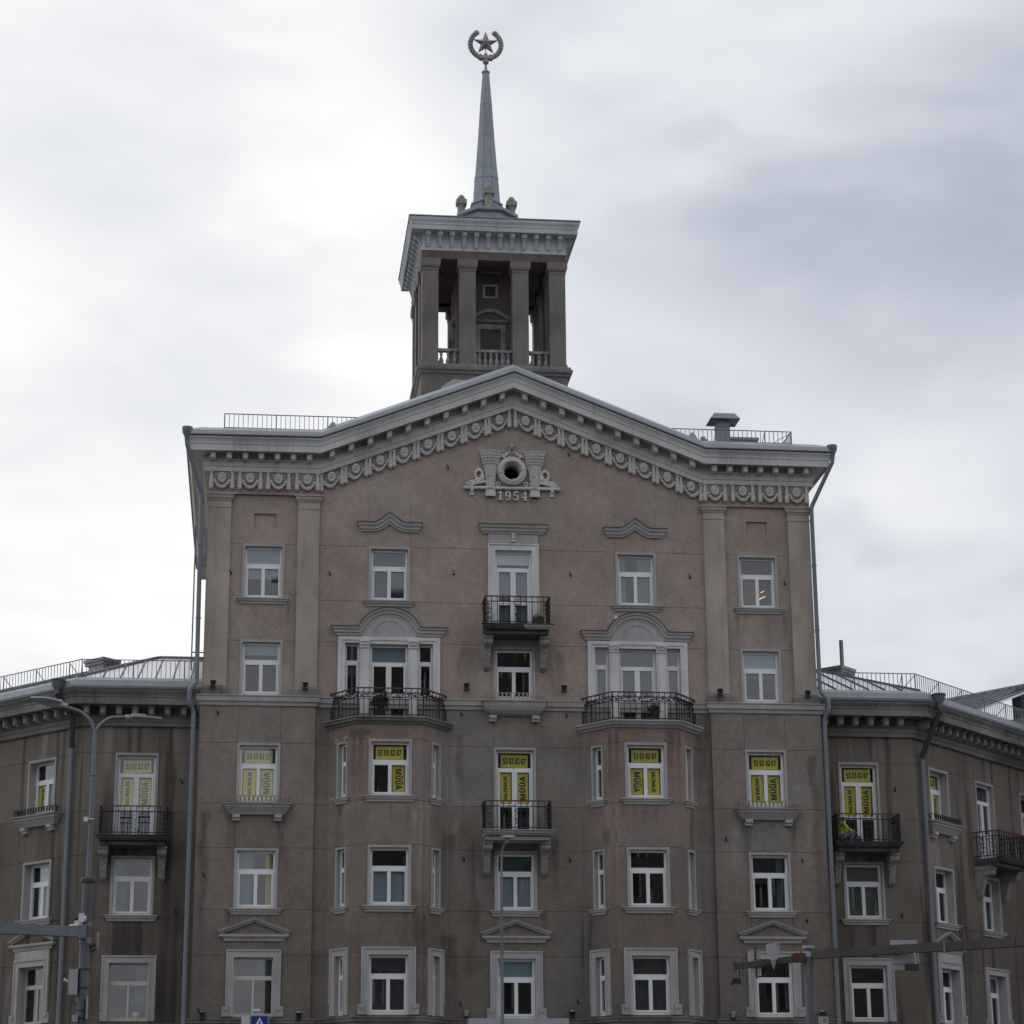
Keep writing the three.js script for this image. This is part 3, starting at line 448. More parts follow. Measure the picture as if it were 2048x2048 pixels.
function modGeo(slope) {
  const s = new THREE.Shape([[0, -0.03], [0.22, -0.03], [0.32, -0.01], [0.36, 0.04], [0.375, 0.2], [0.42, 0.2], [0.42, 0.245], [0, 0.245]].map(([x, y]) => new THREE.Vector2(x, y)));
  const g = merge([new THREE.ExtrudeGeometry(s, { depth: 0.18, bevelEnabled: false }).translate(0, 0, -0.09).rotateY(-Math.PI / 2), box(-0.11, 0.11, 0.2, 0.245, 0, 0.44), box(-0.05, 0.05, 0.0, 0.2, 0.36, 0.395)]);
  if (slope) g.applyMatrix4(new THREE.Matrix4().set(1, 0, 0, 0, slope, 1, 0, 0, 0, 0, 1, 0, 0, 0, 0, 1));
  return boxUV(g);
}
const modFlat = modGeo(0), modUp = modGeo(RAKE), modDown = modGeo(-RAKE);
function modillion(x, y, z, geo, parent, mat = M.cornice, ry = 0) { const m = part('modillion', geo, mat, parent); m.position.set(x, y, z); if (ry) m.rotation.y = ry; }
for (const s of [-1, 1]) {
  for (let k = 0; k < 7; k++) modillion(s * (6.71 + k * 0.52), 24.17 + 0.355, 0.1, modFlat, B);
  for (let k = 0; k < 10; k++) { const x = s * (0.38 + k * 0.622); modillion(x, rakeY(x) + 0.36, 0.1, s < 0 ? modUp : modDown, B); }
}
// festoons under the architrave
const medallionG = merge([lathe([[0.001, 0.1], [0.06, 0.1], [0.065, 0.085], [0.085, 0.085], [0.09, 0.1], [0.145, 0.1], [0.165, 0.085], [0.172, 0]], 28).rotateX(Math.PI / 2), new THREE.SphereGeometry(0.05, 12, 8).scale(1, 1, 0.6).translate(0, 0, 0.095)]).scale(0.84, 1.06, 1);
const tasselG = merge([new THREE.TorusGeometry(0.042, 0.024, 6, 12).translate(0, 0.275, 0.03), lathe([[0.001, -0.33], [0.05, -0.315], [0.08, -0.26], [0.078, -0.2], [0.068, -0.175], [0.08, -0.15], [0.078, -0.07], [0.062, -0.055], [0.068, -0.03], [0.062, 0.05], [0.05, 0.065], [0.054, 0.09], [0.045, 0.16], [0.03, 0.23], [0.001, 0.24]], 12).scale(1, 1, 0.8).translate(0, 0, 0.03)]);
const garlandG = (() => { const p = [], l = []; for (let k = 0; k <= 12; k++) { const t = k / 12 * 2 - 1; p.push([t * 0.265, -0.315 + 0.26 * Math.pow(Math.abs(t), 2), 0.03]); } l.push(tube(p, 0.048, 26, 8)); for (let k = 0; k < 15; k++) { const t = (k + 0.5) / 15 * 2 - 1; l.push(new THREE.SphereGeometry(0.045, 7, 5).scale(1, 1.1, 0.9).translate(t * 0.26, -0.315 + 0.26 * Math.pow(Math.abs(t), 2) + (k % 2 ? 0.02 : -0.02), 0.05)); } return merge(l).scale(1, 1, 1.5); })();
const shearG = (g, s) => s ? boxUV(g.clone().applyMatrix4(new THREE.Matrix4().set(1, 0, 0, 0, s, 1, 0, 0, 0, 0, 1, 0, 0, 0, 0, 1))) : g;
const swagSets = new Map([0, RAKE, -RAKE].map((s) => [s, [medallionG, shearG(garlandG, s)]]));
function swag(x, y, z, slope) {
  const g = grp('festoon', B, [x, y, z]), S = swagSets.get(slope);
  part('medallion', S[0], M.ornament, g).position.y = 0.015; part('garland', S[1], M.ornament, g);
  for (const s of [-1, 1]) part('tassel', tasselG, M.ornament, g).position.set(s * 0.335, -0.06 + slope * s * 0.335, 0.035);
}
for (const x of [-9.53, -8.62, -7.7, -6.76]) { swag(x, 23.93, 0.1, 0); swag(-x, 23.93, 0.1, 0); }
for (let k = 0; k < 8; k++) { const x = 0.44 + k * 0.79; swag(-x, rakeY(x) - 0.245, 0.015, RAKE); swag(x, rakeY(x) - 0.245, 0.015, -RAKE); }

// emblem with sheaves, wreath and date
{
  const e = grp('emblem', B, [0, 0, 0]), cx = -0.03, cy = 24.44;
  const wr = [lathe([[0.27, -0.25], [0.27, 0.06], [0.33, 0.16], [0.42, 0.18], [0.49, 0.12], [0.5, 0]], 32).rotateX(Math.PI / 2).translate(cx, cy, 0)];
  for (let k = 0; k < 34; k++) { const a = k / 34 * Math.PI * 2; wr.push(new THREE.SphereGeometry(0.055, 7, 5).scale(1.35, 0.8, 0.7).rotateZ(a + Math.PI / 2 + 0.5).translate(cx + 0.44 * Math.cos(a), cy + 0.44 * Math.sin(a), 0.14), new THREE.SphereGeometry(0.05, 7, 5).scale(1.35, 0.8, 0.7).rotateZ(a + Math.PI / 2 - 0.5).translate(cx + 0.36 * Math.cos(a + 0.09), cy + 0.36 * Math.sin(a + 0.09), 0.17)); }
  for (let k = 0; k < 4; k++) { const a = (k + 0.12) * Math.PI / 2; wr.push(new THREE.TorusGeometry(0.125, 0.022, 6, 14).rotateX(Math.PI / 2).rotateZ(a).translate(cx + 0.39 * Math.cos(a), cy + 0.39 * Math.sin(a), 0.07)); }
  part('wreath', merge(wr), M.ornament, e);
  const sg = []; // one sheaf, local axis up, waist at 0
  for (let k = 0; k < 9; k++) { const t = (k - 4) / 4; sg.push(tube([[t * 0.15, -0.64, 0.05], [t * 0.125, -0.3, 0.08 + 0.06 * (1 - t * t)], [t * 0.17, 0.1, 0.08 + 0.06 * (1 - t * t)], [t * 0.265, 0.52, 0.07 + 0.04 * (1 - t * t)]], 0.026, 14, 6)); for (let r = 0; r < 5; r++) sg.push(new THREE.SphereGeometry(0.034, 6, 5).scale(0.8, 1.35, 0.8).rotateZ(-t * 0.3).translate(t * (0.255 + r * 0.022), 0.42 + r * 0.105 - Math.abs(t) * 0.02, 0.1 + 0.04 * (1 - t * t))); }
  sg.push(shapeGeo([[-0.17, -0.68], [0.17, -0.68], [0.14, -0.45], [0.15, -0.1], [0.34, 0.84], [-0.34, 0.84], [-0.15, -0.1], [-0.14, -0.45]], [], 0.08, 0.0), tube([[-0.17, -0.14, 0.04], [-0.05, -0.02, 0.16], [0.16, 0.06, 0.08]], 0.026, 12, 6), tube([[-0.17, -0.42, 0.04], [0, -0.44, 0.16], [0.17, -0.42, 0.04]], 0.022, 12, 6), lathe([[0.17, -0.72], [0.17, -0.62], [0.14, -0.6], [0.13, -0.5]], 14).scale(1, 1, 0.5).translate(0, 0, 0.05));
  const sheafG = merge(sg);
  part('wheat_sheaf', sheafG, M.ornament, e).position.set(-0.745, 24.28, 0.02); part('wheat_sheaf', sheafG, M.ornament, e).position.set(0.725, 24.28, 0.02);
  part('rod', merge([tube([[-1.6, 23.84, 0.08], [0, 23.85, 0.08], [1.55, 23.86, 0.08]], 0.062, 8, 8), ...[-1.62, 1.57].map((x) => new THREE.ConeGeometry(0.07, 0.14, 8).rotateZ(x < 0 ? Math.PI / 2 : -Math.PI / 2).translate(x, 23.85, 0.08)), ...[-1.36, 1.3].flatMap((x) => [box(x - 0.07, x + 0.07, 23.6, 23.78, 0, 0.06), box(x - 0.04, x + 0.04, 23.72, 24.0, 0.05, 0.16)])]), M.ornament, e);
  const leafG = (s) => { const l = []; l.push(tube([[s * 0.62, 24.0, 0.06], [s * 0.9, 24.06, 0.08], [s * 1.2, 24.0, 0.08], [s * 1.5, 23.93, 0.06]], 0.05, 16, 7)); l.push(new THREE.TorusGeometry(0.12, 0.045, 7, 20).scale(1, 1.4, 1).translate(s * 1.13, 24.3, 0.07)); l.push(new THREE.SphereGeometry(0.085, 9, 7).scale(1, 1.5, 0.7).translate(s * 1.02, 24.2, 0.09)); for (let k = 0; k < 7; k++) l.push(new THREE.SphereGeometry(0.06, 7, 5).scale(1.8, 0.75, 0.7).rotateZ(s * (0.7 - k * 0.22)).translate(s * (0.98 + k * 0.085), 24.08 - k * 0.015 + (k % 2) * 0.05, 0.09)); l.push(new THREE.TorusGeometry(0.06, 0.025, 6, 12).translate(s * 0.5, 24.0, 0.07)); return merge(l); };
  const leafL = leafG(-1); part('acanthus_scroll', leafL, M.ornament, e); part('acanthus_scroll', mirrorX(leafL), M.ornament, e).position.x = 2 * cx;
  part('ribbon', merge([-1, 1].flatMap((s) => [tube([[cx + s * 0.07, 25.11, 0.05], [cx + s * 0.12, 25.09, 0.1]], 0.045, 4, 6), tube([[cx + s * 0.2, 24.99, 0.06], [cx + s * 0.3, 25.0, 0.1], [cx + s * 0.4, 24.93, 0.06]], 0.03, 8, 6), new THREE.SphereGeometry(0.06, 8, 6).scale(1.7, 0.8, 0.7).rotateZ(-s * 0.8).translate(cx + s * 0.17, 25.04, 0.08), new THREE.SphereGeometry(0.05, 8, 6).scale(1.6, 0.8, 0.7).rotateZ(s * 0.3).translate(cx + s * 0.27, 24.93, 0.1)])), M.ornament, e);
  part('star', starGeo(0.17, 0.07, 0.1).translate(cx, 25.31, 0.05), M.ornament, e);
  const font = await new FontLoader().loadAsync('fonts/droid/droid_serif_bold.typeface.json');
  '1954'.split('').forEach((ch, i) => { const t = new TextGeometry(ch, { font, size: 0.31, depth: 0.1, curveSegments: 5 }); t.scale(0.84, 1, 1); t.computeBoundingBox(); const b = t.boundingBox; t.translate(-(b.min.x + b.max.x) / 2 + [-0.425, -0.165, 0.105, 0.375][i], 23.445, 0.0); part('numeral', merge([t]), M.paint, e); });
}
function mirrorX(g) { const h = g.clone(), p = h.attributes.position, n = h.attributes.normal; for (let i = 0; i < p.count; i++) { p.setX(i, -p.getX(i)); n.setX(i, -n.getX(i)); } for (const a of [p, n]) for (let i = 0; i < p.count; i += 3) { const t = [a.getX(i + 1), a.getY(i + 1), a.getZ(i + 1)]; a.setXYZ(i + 1, a.getX(i + 2), a.getY(i + 2), a.getZ(i + 2)); a.setXYZ(i + 2, ...t); } return boxUV(h); }
function starGeo(r, ri, d) { const P = []; for (let k = 0; k < 10; k++) { const a = Math.PI / 2 + k * Math.PI / 5; P.push([(k % 2 ? ri : r) * Math.cos(a), (k % 2 ? ri : r) * Math.sin(a), 0]); } const q = []; for (let k = 0; k < 10; k++) { const A = P[k], Bq = P[(k + 1) % 10]; q.push([A, Bq, [0, 0, d], [0, 0, d]], [Bq, A, [0, 0, -d], [0, 0, -d]]); } return merge([quads(q)]); }

// hoods over the sixth-floor openings
const HOODP = [[0, 0], [0.06, 0], [0.07, 0.06], [0.11, 0.08], [0.12, 0.16], [0.16, 0.19], [0.18, 0.25], [0.18, 0.28], [-0.02, 0.3]];
part('hood', merge([hood(-0.95, 0.95, 22.3, HOODP, 0), box(-0.82, 0.82, 22.0, 22.3, 0, 0.03)]), M.stone, B);
for (const s of [-1, 1]) part('hood', merge([elevMould([[-0.87, 22.27], [-0.5, 22.27], [-0.36, 22.3], [-0.2, 22.38], [0, 22.53], [0.2, 22.38], [0.36, 22.3], [0.5, 22.27], [0.87, 22.27]].map(([x, y]) => [x + s * 4.05, y]), HOODP, 0)]), M.stone, B);
part('pendant', merge([box(-0.045, 0.045, 22.06, 22.26, 0.03, 0.08), box(-0.075, 0.075, 22.02, 22.06, 0.03, 0.1), box(-0.06, 0.06, 22.24, 22.29, 0.03, 0.1), new THREE.SphereGeometry(0.045, 8, 6).translate(0, 22.16, 0.08)]), M.ornament, B);
const FLASH = [[0.175, 0.286], [0.205, 0.286], [0.205, 0.306], [-0.02, 0.33]];
part('flashing', merge([hood(-0.95, 0.95, 22.3, FLASH, 0), ...[-1, 1].map((s) => elevMould([[-0.87, 22.27], [-0.5, 22.27], [-0.36, 22.3], [-0.2, 22.38], [0, 22.53], [0.2, 22.38], [0.36, 22.3], [0.5, 22.27], [0.87, 22.27]].map(([x, y]) => [x + s * 4.05, y]), FLASH, 0))]), M.darkPipe, B).userData.kind = 'stuff';
// triangular pediments over the second floor
function pediment(parent, pos, turn, label) {
  const g = memo('ped', () => merge([hood(-0.94, 0.94, 0.05, [[0, 0], [0.08, 0], [0.1, 0.035], [0.13, 0.045], [0.13, 0.115], [-0.02, 0.125]], 0), hood(-0.88, 0.88, -0.04, [[0, 0], [0.05, 0], [0.06, 0.09], [0, 0.09]], 0), elevMould([[-0.95, 0.165], [0, 0.54], [0.95, 0.165]], [[0, 0], [0.09, 0], [0.1, 0.035], [0.14, 0.05], [0.16, 0.1], [0.16, 0.115], [-0.02, 0.125]], 0)]));
  const m = part('pediment', g, M.trimLow, parent, label); m.position.set(...pos); if (turn) m.rotation.y = turn;
}
for (const x of SIDE) pediment(B, [x, 9.09, ZS]);
pediment(B, [0, 9.09, 0]);
// window boxes of stone with a low grating
function stoneBox(parent, pos, turn, round, railMat) {
  const g = grp('window_box', parent, pos, turn), r = railMat || M.rustyRail;
  part('trough', memo('trough' + !!round, () => merge(round
    ? [hood(-0.62, 0.62, -0.5, [[0, 0], [0.1, 0.01], [0.2, 0.06], [0.3, 0.15], [0.36, 0.27], [0.39, 0.4], [0.44, 0.42], [0.44, 0.46], [-0.02, 0.48]], 0)]
    : [hood(-0.72, 0.72, -0.36, [[0, 0], [0.12, 0], [0.16, 0.06], [0.27, 0.2], [0.3, 0.22], [0.3, 0.27], [0.36, 0.3], [0.38, 0.345], [-0.02, 0.36]], 0)])), M.stone, g);
  for (const s of [-1, 1]) part('bracket', memo('brk', () => merge([box(-0.115, 0.115, -0.1, 0, 0, 0.2), box(-0.115, 0.115, -0.19, -0.1, 0, 0.13)])), M.stone, g).position.set(s * (round ? 0.69 : 0.645), round ? -0.5 : -0.36, 0);
  part('grating_rail', memo('grail', () => merge([bar([-0.95, 0.2, 0.02], [-0.95, 0.2, 0.3], 0.022), bar([-0.95, 0.2, 0.3], [0.95, 0.2, 0.3], 0.022), bar([0.95, 0.2, 0.3], [0.95, 0.2, 0.02], 0.022), bar([-0.95, 0.05, 0.3], [0.95, 0.05, 0.3], 0.014)])), r, g);
  for (let k = 0; k < 15; k++) { const b = part('baluster', memo('gbar', () => merge([lathe([[0.01, 0], [0.018, 0.05], [0.034, 0.12], [0.03, 0.16], [0.01, 0.2]], 6)])), r, g); b.position.set(-0.93 + k * 1.86 / 14, 0, 0.3); }
  for (const s of [-1, 1]) { const b = part('baluster', memo('gbar'), r, g); b.position.set(s * 0.94, 0, 0.13); }
}
for (const x of SIDE) stoneBox(B, [x, 13.3, ZS], 0, false, x < 0 ? undefined : undefined);
stoneBox(B, [-0.02, 16.72, 0.02], 0, true, M.raw);

// balconies
const corbelG = (() => { const s = new THREE.Shape(); s.moveTo(0, 0); s.lineTo(0.62, 0); s.lineTo(0.62, -0.1); s.bezierCurveTo(0.66, -0.22, 0.5, -0.27, 0.42, -0.3); s.bezierCurveTo(0.3, -0.36, 0.3, -0.6, 0.22, -0.75); s.bezierCurveTo(0.2, -0.9, 0.16, -0.97, 0.08, -1.0); s.lineTo(0, -1.06); s.closePath();
  const l = [new THREE.ExtrudeGeometry(s, { depth: 0.24, bevelEnabled: true, bevelThickness: 0.02, bevelSize: 0.02, bevelSegments: 1, curveSegments: 8 }).translate(0, 0, -0.12).rotateY(-Math.PI / 2)];
  l.push(box(-0.16, 0.16, -0.1, 0, 0, 0.68), new THREE.CylinderGeometry(0.1, 0.1, 0.32, 14).rotateZ(Math.PI / 2).translate(0, -0.19, 0.55), new THREE.CylinderGeometry(0.08, 0.08, 0.31, 14).rotateZ(Math.PI / 2).translate(0, -0.9, 0.12));
  for (let k = 0; k < 6; k++) l.push(new THREE.SphereGeometry(0.065, 7, 5).scale(1, 0.9, 0.8).translate((k % 2 ? 0.055 : -0.055), -0.36 - k * 0.085, 0.345 - k * 0.028), new THREE.SphereGeometry(0.04, 7, 5).translate((k % 2 ? -0.07 : 0.07), -0.4 - k * 0.08, 0.33 - k * 0.028));
  for (const z of [-0.09, 0.09]) l.push(box(z - 0.02, z + 0.02, -0.9, -0.25, 0.1, 0.14));
  const g = merge(l), p = g.attributes.position; for (let i = 0; i < p.count; i++) { const y = p.getY(i); p.setX(i, p.getX(i) * (y > -0.08 ? 1 : 0.98 + 0.3 * y)); if (y < -0.25) p.setZ(i, p.getZ(i) * 0.92); } return boxUV(g); })();
function curl(x, y, r, s, z) { const p = []; for (let k = 0; k <= 14; k++) { const a = k / 14 * Math.PI * 2.6, q = r * (1 - k / 18); p.push([x + s * (q * Math.cos(a) - r * 0.2), y + q * Math.sin(a), z]); } return tube(p, 0.0125, 22, 4); }
function balcony(parent, pos, turn, { slabMat = M.stone, corbelMat = M.corbel, w = 2.06, d = 0.98, corbels = true, red = M.redRail, scroll = M.iron, label } = {}) {
  const g = grp('balcony', parent, pos, turn), W = w / 2; if (label) g.userData.label = label;
  part('slab', memo('slab' + w + d, () => merge([hood(-W, W, -0.15, [[-d, 0], [0.0, 0], [0.02, 0.04], [0.07, 0.06], [0.09, 0.13], [0.14, 0.14], [0.14, 0.16], [-d, 0.17]], d), box(-W, W, -0.15, 0.01, -0.03, d)])), slabMat, g);
  part('beam', memo('beam' + w, () => merge([box(-W + 0.02, W - 0.02, -0.28, -0.15, 0, d - 0.12)])), slabMat, g);
  if (corbels) for (const s of [-1, 1]) part('corbel', corbelG, corbelMat, g).position.set(s * (W - 0.12), -0.28, 0);
  const h = 0.92;
  part('handrail', memo('hr' + w + d, () => merge([bar([-W, h, 0], [-W, h, d], 0.055, 0.035), bar([-W - 0.027, h, d], [W + 0.027, h, d], 0.055, 0.035), bar([W, h, d], [W, h, 0], 0.055, 0.035)])), red, g);
  part('rail', memo('rl' + w + d, () => merge([0.09, 0.75].flatMap((y) => [bar([-W, y, 0], [-W, y, d], 0.028), bar([-W, y, d], [W, y, d], 0.028), bar([W, y, d], [W, y, 0], 0.028)]).concat([[-W, d], [W, d]].map(([x, z]) => box(x - 0.02, x + 0.02, 0, h, z - 0.02, z + 0.02))))), M.iron, g);
  const bg = memo('bbar', () => merge([box(-0.0115, 0.0115, 0.02, 0.9, -0.0115, 0.0115)]));
  const n = 11; for (let k = 1; k < n; k++) part('bar', bg, M.iron, g).position.set(-W + k * w / n, 0, d);
  for (const s of [-1, 1]) for (let k = 1; k < 8; k++) part('bar', bg, M.iron, g).position.set(s * W, 0, k * d / 8);
  part('scrollwork', memo('scr' + w + d, () => merge([-1, 1].flatMap((s) => [...[0.2, 0.36, 0.5, 0.64].map((y, i) => curl(s * (W - 0.09), y, 0.065, i % 2 ? 1 : -1, d)), ...[0.2, 0.36, 0.5, 0.64].map((y, i) => placed(curl(0, y, 0.07, i % 2 ? 1 : -1, 0), [s * W, 0, d * 0.75], Math.PI / 2)), ...[0.2, 0.36, 0.5, 0.64].map((y, i) => placed(curl(0, y, 0.07, i % 2 ? 1 : -1, 0), [s * W, 0, d * 0.35], Math.PI / 2))]))), M.iron, g);
  part('centre_scroll', memo('cscr' + d, () => merge([0.18, 0.32, 0.46, 0.6].map((y, i) => curl(0, y, 0.08, i % 2 ? 1 : -1, d)))), scroll, g);
  return g;
}
{ const g = balcony(B, [0.02, 19.02, 0], 0, { slabMat: M.sootSlab }); part('slab_edge', merge([hood(0.28, 1.03, -0.15, [[0.0, 0], [0.03, 0.04], [0.08, 0.06], [0.1, 0.13], [0.12, 0.135], [0, 0.14]], 0.98)]), M.stone, g); }
balcony(B, [-0.02, 12.42, 0], 0, { slabMat: M.stone });
// terraces on top of the bays
for (const c of [-4.04, 4.04]) {
  const g = grp('bay_balcony', B, [c, 0, 0]), P = bayPath(0), n = c < 0 ? 0 : 1;
  part('slab', merge([planMould(P, 15.7, [[0, 0], [0.05, 0], [0.08, 0.05], [0.16, 0.08], [0.19, 0.15], [0.24, 0.17], [0.24, 0.215], [-0.3, 0.23]]), shapeGeo(P.map(([x, z]) => [x * 0.98, -z * 0.98]), [], 0.2, 0).rotateX(-Math.PI / 2).translate(0, 15.72, 0)]), n ? M.stone : M.dirty, g);
  const Q = [[-1.83, 0.02], [-1.03, ZB + 0.02], [1.03, ZB + 0.02], [1.83, 0.02]], y = (t) => 15.94 + t;
  const run = (t, w, h2) => [0, 1, 2].map((i) => bar([Q[i][0], y(t), Q[i][1]], [Q[i + 1][0], y(t), Q[i + 1][1]], w, h2));
  part('handrail', merge([run(0.9, 0.06, 0.035), bar([Q[0][0] - 0.02, y(0.9), 0.02], [Q[0][0] + 0.02, y(0.88), 0.06], 0.05)]), M.redRail, g);
  part('rail', merge([run(0.06, 0.032, 0.032), run(0.62, 0.026, 0.026), Q.map(([x, z]) => box(x - 0.022, x + 0.022, y(0), y(0.9), z - 0.022, z + 0.022))]), M.iron, g);
  const bg = memo('bbar'), orn = [];
  for (let i = 0; i < 3; i++) { const A = Q[i], Z = Q[i + 1], L = Math.hypot(Z[0] - A[0], Z[1] - A[1]), k = Math.round(L / 0.19), th = Math.atan2(-(Z[1] - A[1]), Z[0] - A[0]);
    for (let q = 1; q < k; q++) part('bar', bg, M.iron, g).position.set(A[0] + (Z[0] - A[0]) * q / k, y(0), A[1] + (Z[1] - A[1]) * q / k);
    for (let q = 0; q < k; q++) orn.push(placed(merge([curl(0, 0.7, 0.07, q % 2 ? 1 : -1, 0), new THREE.SphereGeometry(0.035, 6, 4).translate(0.03, 0.66 + 0.06 * (q % 3) / 2, 0.01), new THREE.SphereGeometry(0.03, 6, 4).translate(-0.05, 0.74, 0.01), new THREE.SphereGeometry(0.028, 6, 4).scale(1.6, 0.7, 0.8).translate(0.06, 0.77, 0.01)], false), [A[0] + (Z[0] - A[0]) * (q + 0.5) / k, y(0), A[1] + (Z[1] - A[1]) * (q + 0.5) / k], th));
    if (i !== 1) for (const f of [0.08, 0.3]) for (const [j, t] of [0.14, 0.28, 0.42, 0.54].entries()) orn.push(placed(curl(0, t, 0.06, j % 2 ? 1 : -1, 0), [i === 0 ? A[0] + (Z[0] - A[0]) * f : Z[0] + (A[0] - Z[0]) * f, y(0), i === 0 ? A[1] + (Z[1] - A[1]) * f : Z[1] + (A[1] - Z[1]) * f], th)); }
  if (n) for (const [j, t] of [0.12, 0.26, 0.4, 0.54].entries()) orn.push(placed(curl(0, t, 0.075, j % 2 ? 1 : -1, 0), [0, y(0), ZB + 0.02]));
  part('scrollwork', merge(orn), M.iron, g);
}
// shop canopy band and grilles just above the ground floor
part('canopy', merge([box(-1.6, 1.46, 6.44, 6.665, 0, 1.2)]), M.plate, B);
for (const c of [-4.04, 4.04]) { const l = []; for (let k = 0; k < 9; k++) { const x = c - 0.8 + k * 0.2; l.push(bar([x - 0.1, 5.9, ZB + 0.03], [x + 0.1, 6.45, ZB + 0.03], 0.05), bar([x + 0.1, 5.9, ZB + 0.035], [x - 0.1, 6.45, ZB + 0.035], 0.05)); } part('lattice', merge(l), M.raw, B); part('recess', merge([box(c - 0.98, c + 0.98, 5.8, 6.45, ZB, ZB + 0.01)]), M.darkGrey, B); }  // flat dark sheet behind the lattice paints in the shade of a recess

// hooks for wires
const hookG = merge([tube([[0, 0, 0], [0, 0.02, 0.1], [-0.05, 0.08, 0.12], [-0.07, 0.04, 0.12]], 0.014, 10, 5), tube([[0, 0, 0.02], [0.01, -0.06, 0.04]], 0.012, 4, 5), box(-0.03, 0.03, -0.03, 0.03, 0, 0.015)]);
for (const [x, y] of [[-2.14, 24.52], [-1.95, 20.91], [1.89, 20.94], [1.89, 25.08], [-9.15, 20.78], [-5.98, 20.81], [5.86, 20.96], [9.03, 20.82], [-1.7, 16.25], [1.69, 16.25], [-1.63, 11.62], [1.73, 11.62], [-1.74, 7.16], [1.92, 7.23]]) part('wall_hook', hookG, M.iron, B).position.set(x, y, 0);
for (const [x, y] of [[-9.43, 16.15], [9.18, 11.64], [-9.71, 11.05], [6.73, 12.3], [9.25, 9.75], [-9.73, 6.95]]) part('wall_hook', hookG, M.iron, B).position.set(x, y, ZS);
// chipped plaster and a small brass plate on the left bay and right venetian window
part('vent_cover', merge([box(3.3, 3.42, 19.5, 19.62, 0, 0.03)]), M.white, B);
part('bare_brick_patch', merge([[-5.68, 15.28, 0.19, -0.3], [-5.42, 15.32, 0.2, -0.35]].map(([x, yy, w, a]) => new THREE.BoxGeometry(w, 0.13, 0.012).rotateZ(-a * 1.6).rotateY(-0.885).translate(x, yy, (x + 5.95) / 0.9 * ZB + 0.012))), M.raw, B);

// roof of the block
part('roof', merge([shapeGeo([[-9.9, 25.45], [-6.6, 25.45], [0, 27.93], [6.6, 25.45], [9.9, 25.45], [9.9, 25.2], [-9.9, 25.2]], [], 15.8, -16.2)]), M.apron, B);
for (const s of [-1, 1]) part('flashing', merge([shapeGeo([[-0.32, 0], [0.3, 0], [0.06, 0.42], [-0.03, 0.42]], [], 0.3, 0).translate(s * 5.98, 25.42, 0.2)]), M.apron, B);
// downpipes of the block
function downpipe(parent, pts, r, mats, funnel, joints) {
  const g = grp('downpipe', parent); part('pipe', pipe(pts, r), mats[0], g);
  if (funnel) { part('funnel', merge([lathe([[r * 1.1, 0], [r * 1.2, 0.12], [r * 2.3, 0.3], [r * 2.5, 0.46], [r * 2.3, 0.46]], 14)]), mats[1] || mats[0], g).position.set(...funnel); }
  for (const p of joints || []) { part('clamp', memo('clamp' + r, () => merge([cyl(0, -0.025, 0.025, 0, r + 0.012, r + 0.012, 12), box(-0.012, 0.012, -0.012, 0.012, -0.3, 0)])), mats[0], g).position.set(...p); }
  return g;
}
downpipe(B, [[-10.68, 25.02, 0.66], [-10.68, 24.9, 0.66], [-10.17, 23.35, 0.28], [-10.13, 17.12, 0.24], [-10.33, 16.86, 0.4], [-10.33, 16.4, 0.42], [-10.19, 16.2, 0.28], [-10.19, 5.2, 0.28]], 0.072, [M.pipe], [-10.68, 25.0, 0.66], [[-10.16, 21.6, 0.27], [-10.14, 19.2, 0.25], [-10.19, 13.8, 0.28], [-10.19, 11.0, 0.28], [-10.19, 8.4, 0.28]]);
downpipe(B, [[10.68, 25.02, 0.66], [10.68, 24.9, 0.66], [9.98, 23.4, 0.28], [9.99, 17.15, 0.26], [10.22, 16.86, 0.4], [10.22, 16.5, 0.42], [10.08, 16.25, 0.3], [10.08, 5.2, 0.3]], 0.072, [M.pipe], [10.68, 25.0, 0.66], [[9.985, 21.4, 0.27], [9.988, 19.2, 0.26], [10.08, 14.0, 0.3], [10.08, 11.4, 0.3], [10.08, 8.3, 0.3]]);
// access ladder on the left flank
part('ladder', merge([bar([-10.38, 18.0, -2], [-10.38, 22.9, -2], 0.045), bar([-10.0, 19.2, -2.06], [-10.38, 22.9, -2], 0.001), ...[18.35, 18.6, 21.55, 21.78].map((y) => bar([-10.38, y, -2], [-9.95, y, -2], 0.035))]), M.pipe, B);
// vents on the right of the roof
{
  const v = grp('roof_vent', B, [7.34, 25.62, -1.0]);
  part('shaft', merge([box(-0.23, 0.21, -0.2, 1.15, -0.22, 0.22), box(-0.25, 0.23, 0.9, 0.94, -0.24, 0.24)]), M.zinc, v);
  part('cap', merge([planMould([[-0.34, -0.3], [-0.34, 0.3], [0.38, 0.3], [0.38, -0.3]], 1.36, [[-0.2, -0.04], [0.0, -0.14], [0.14, -0.24], [0.155, -0.23], [0.06, -0.1], [0, 0], [-0.3, 0.01]], true)]), M.zinc, v);
  part('cowl', merge([box(6.58, 6.72, 25.45, 26.2, -1.1, -0.95), box(6.55, 6.8, 26.05, 26.1, -1.15, -0.9)]), M.zinc, B);
  part('hatch', merge([box(7.55, 8.52, 25.45, 26.16, -1.6, -0.9), box(7.5, 8.56, 26.1, 26.19, -1.65, -0.86)]), M.zinc, B);
}

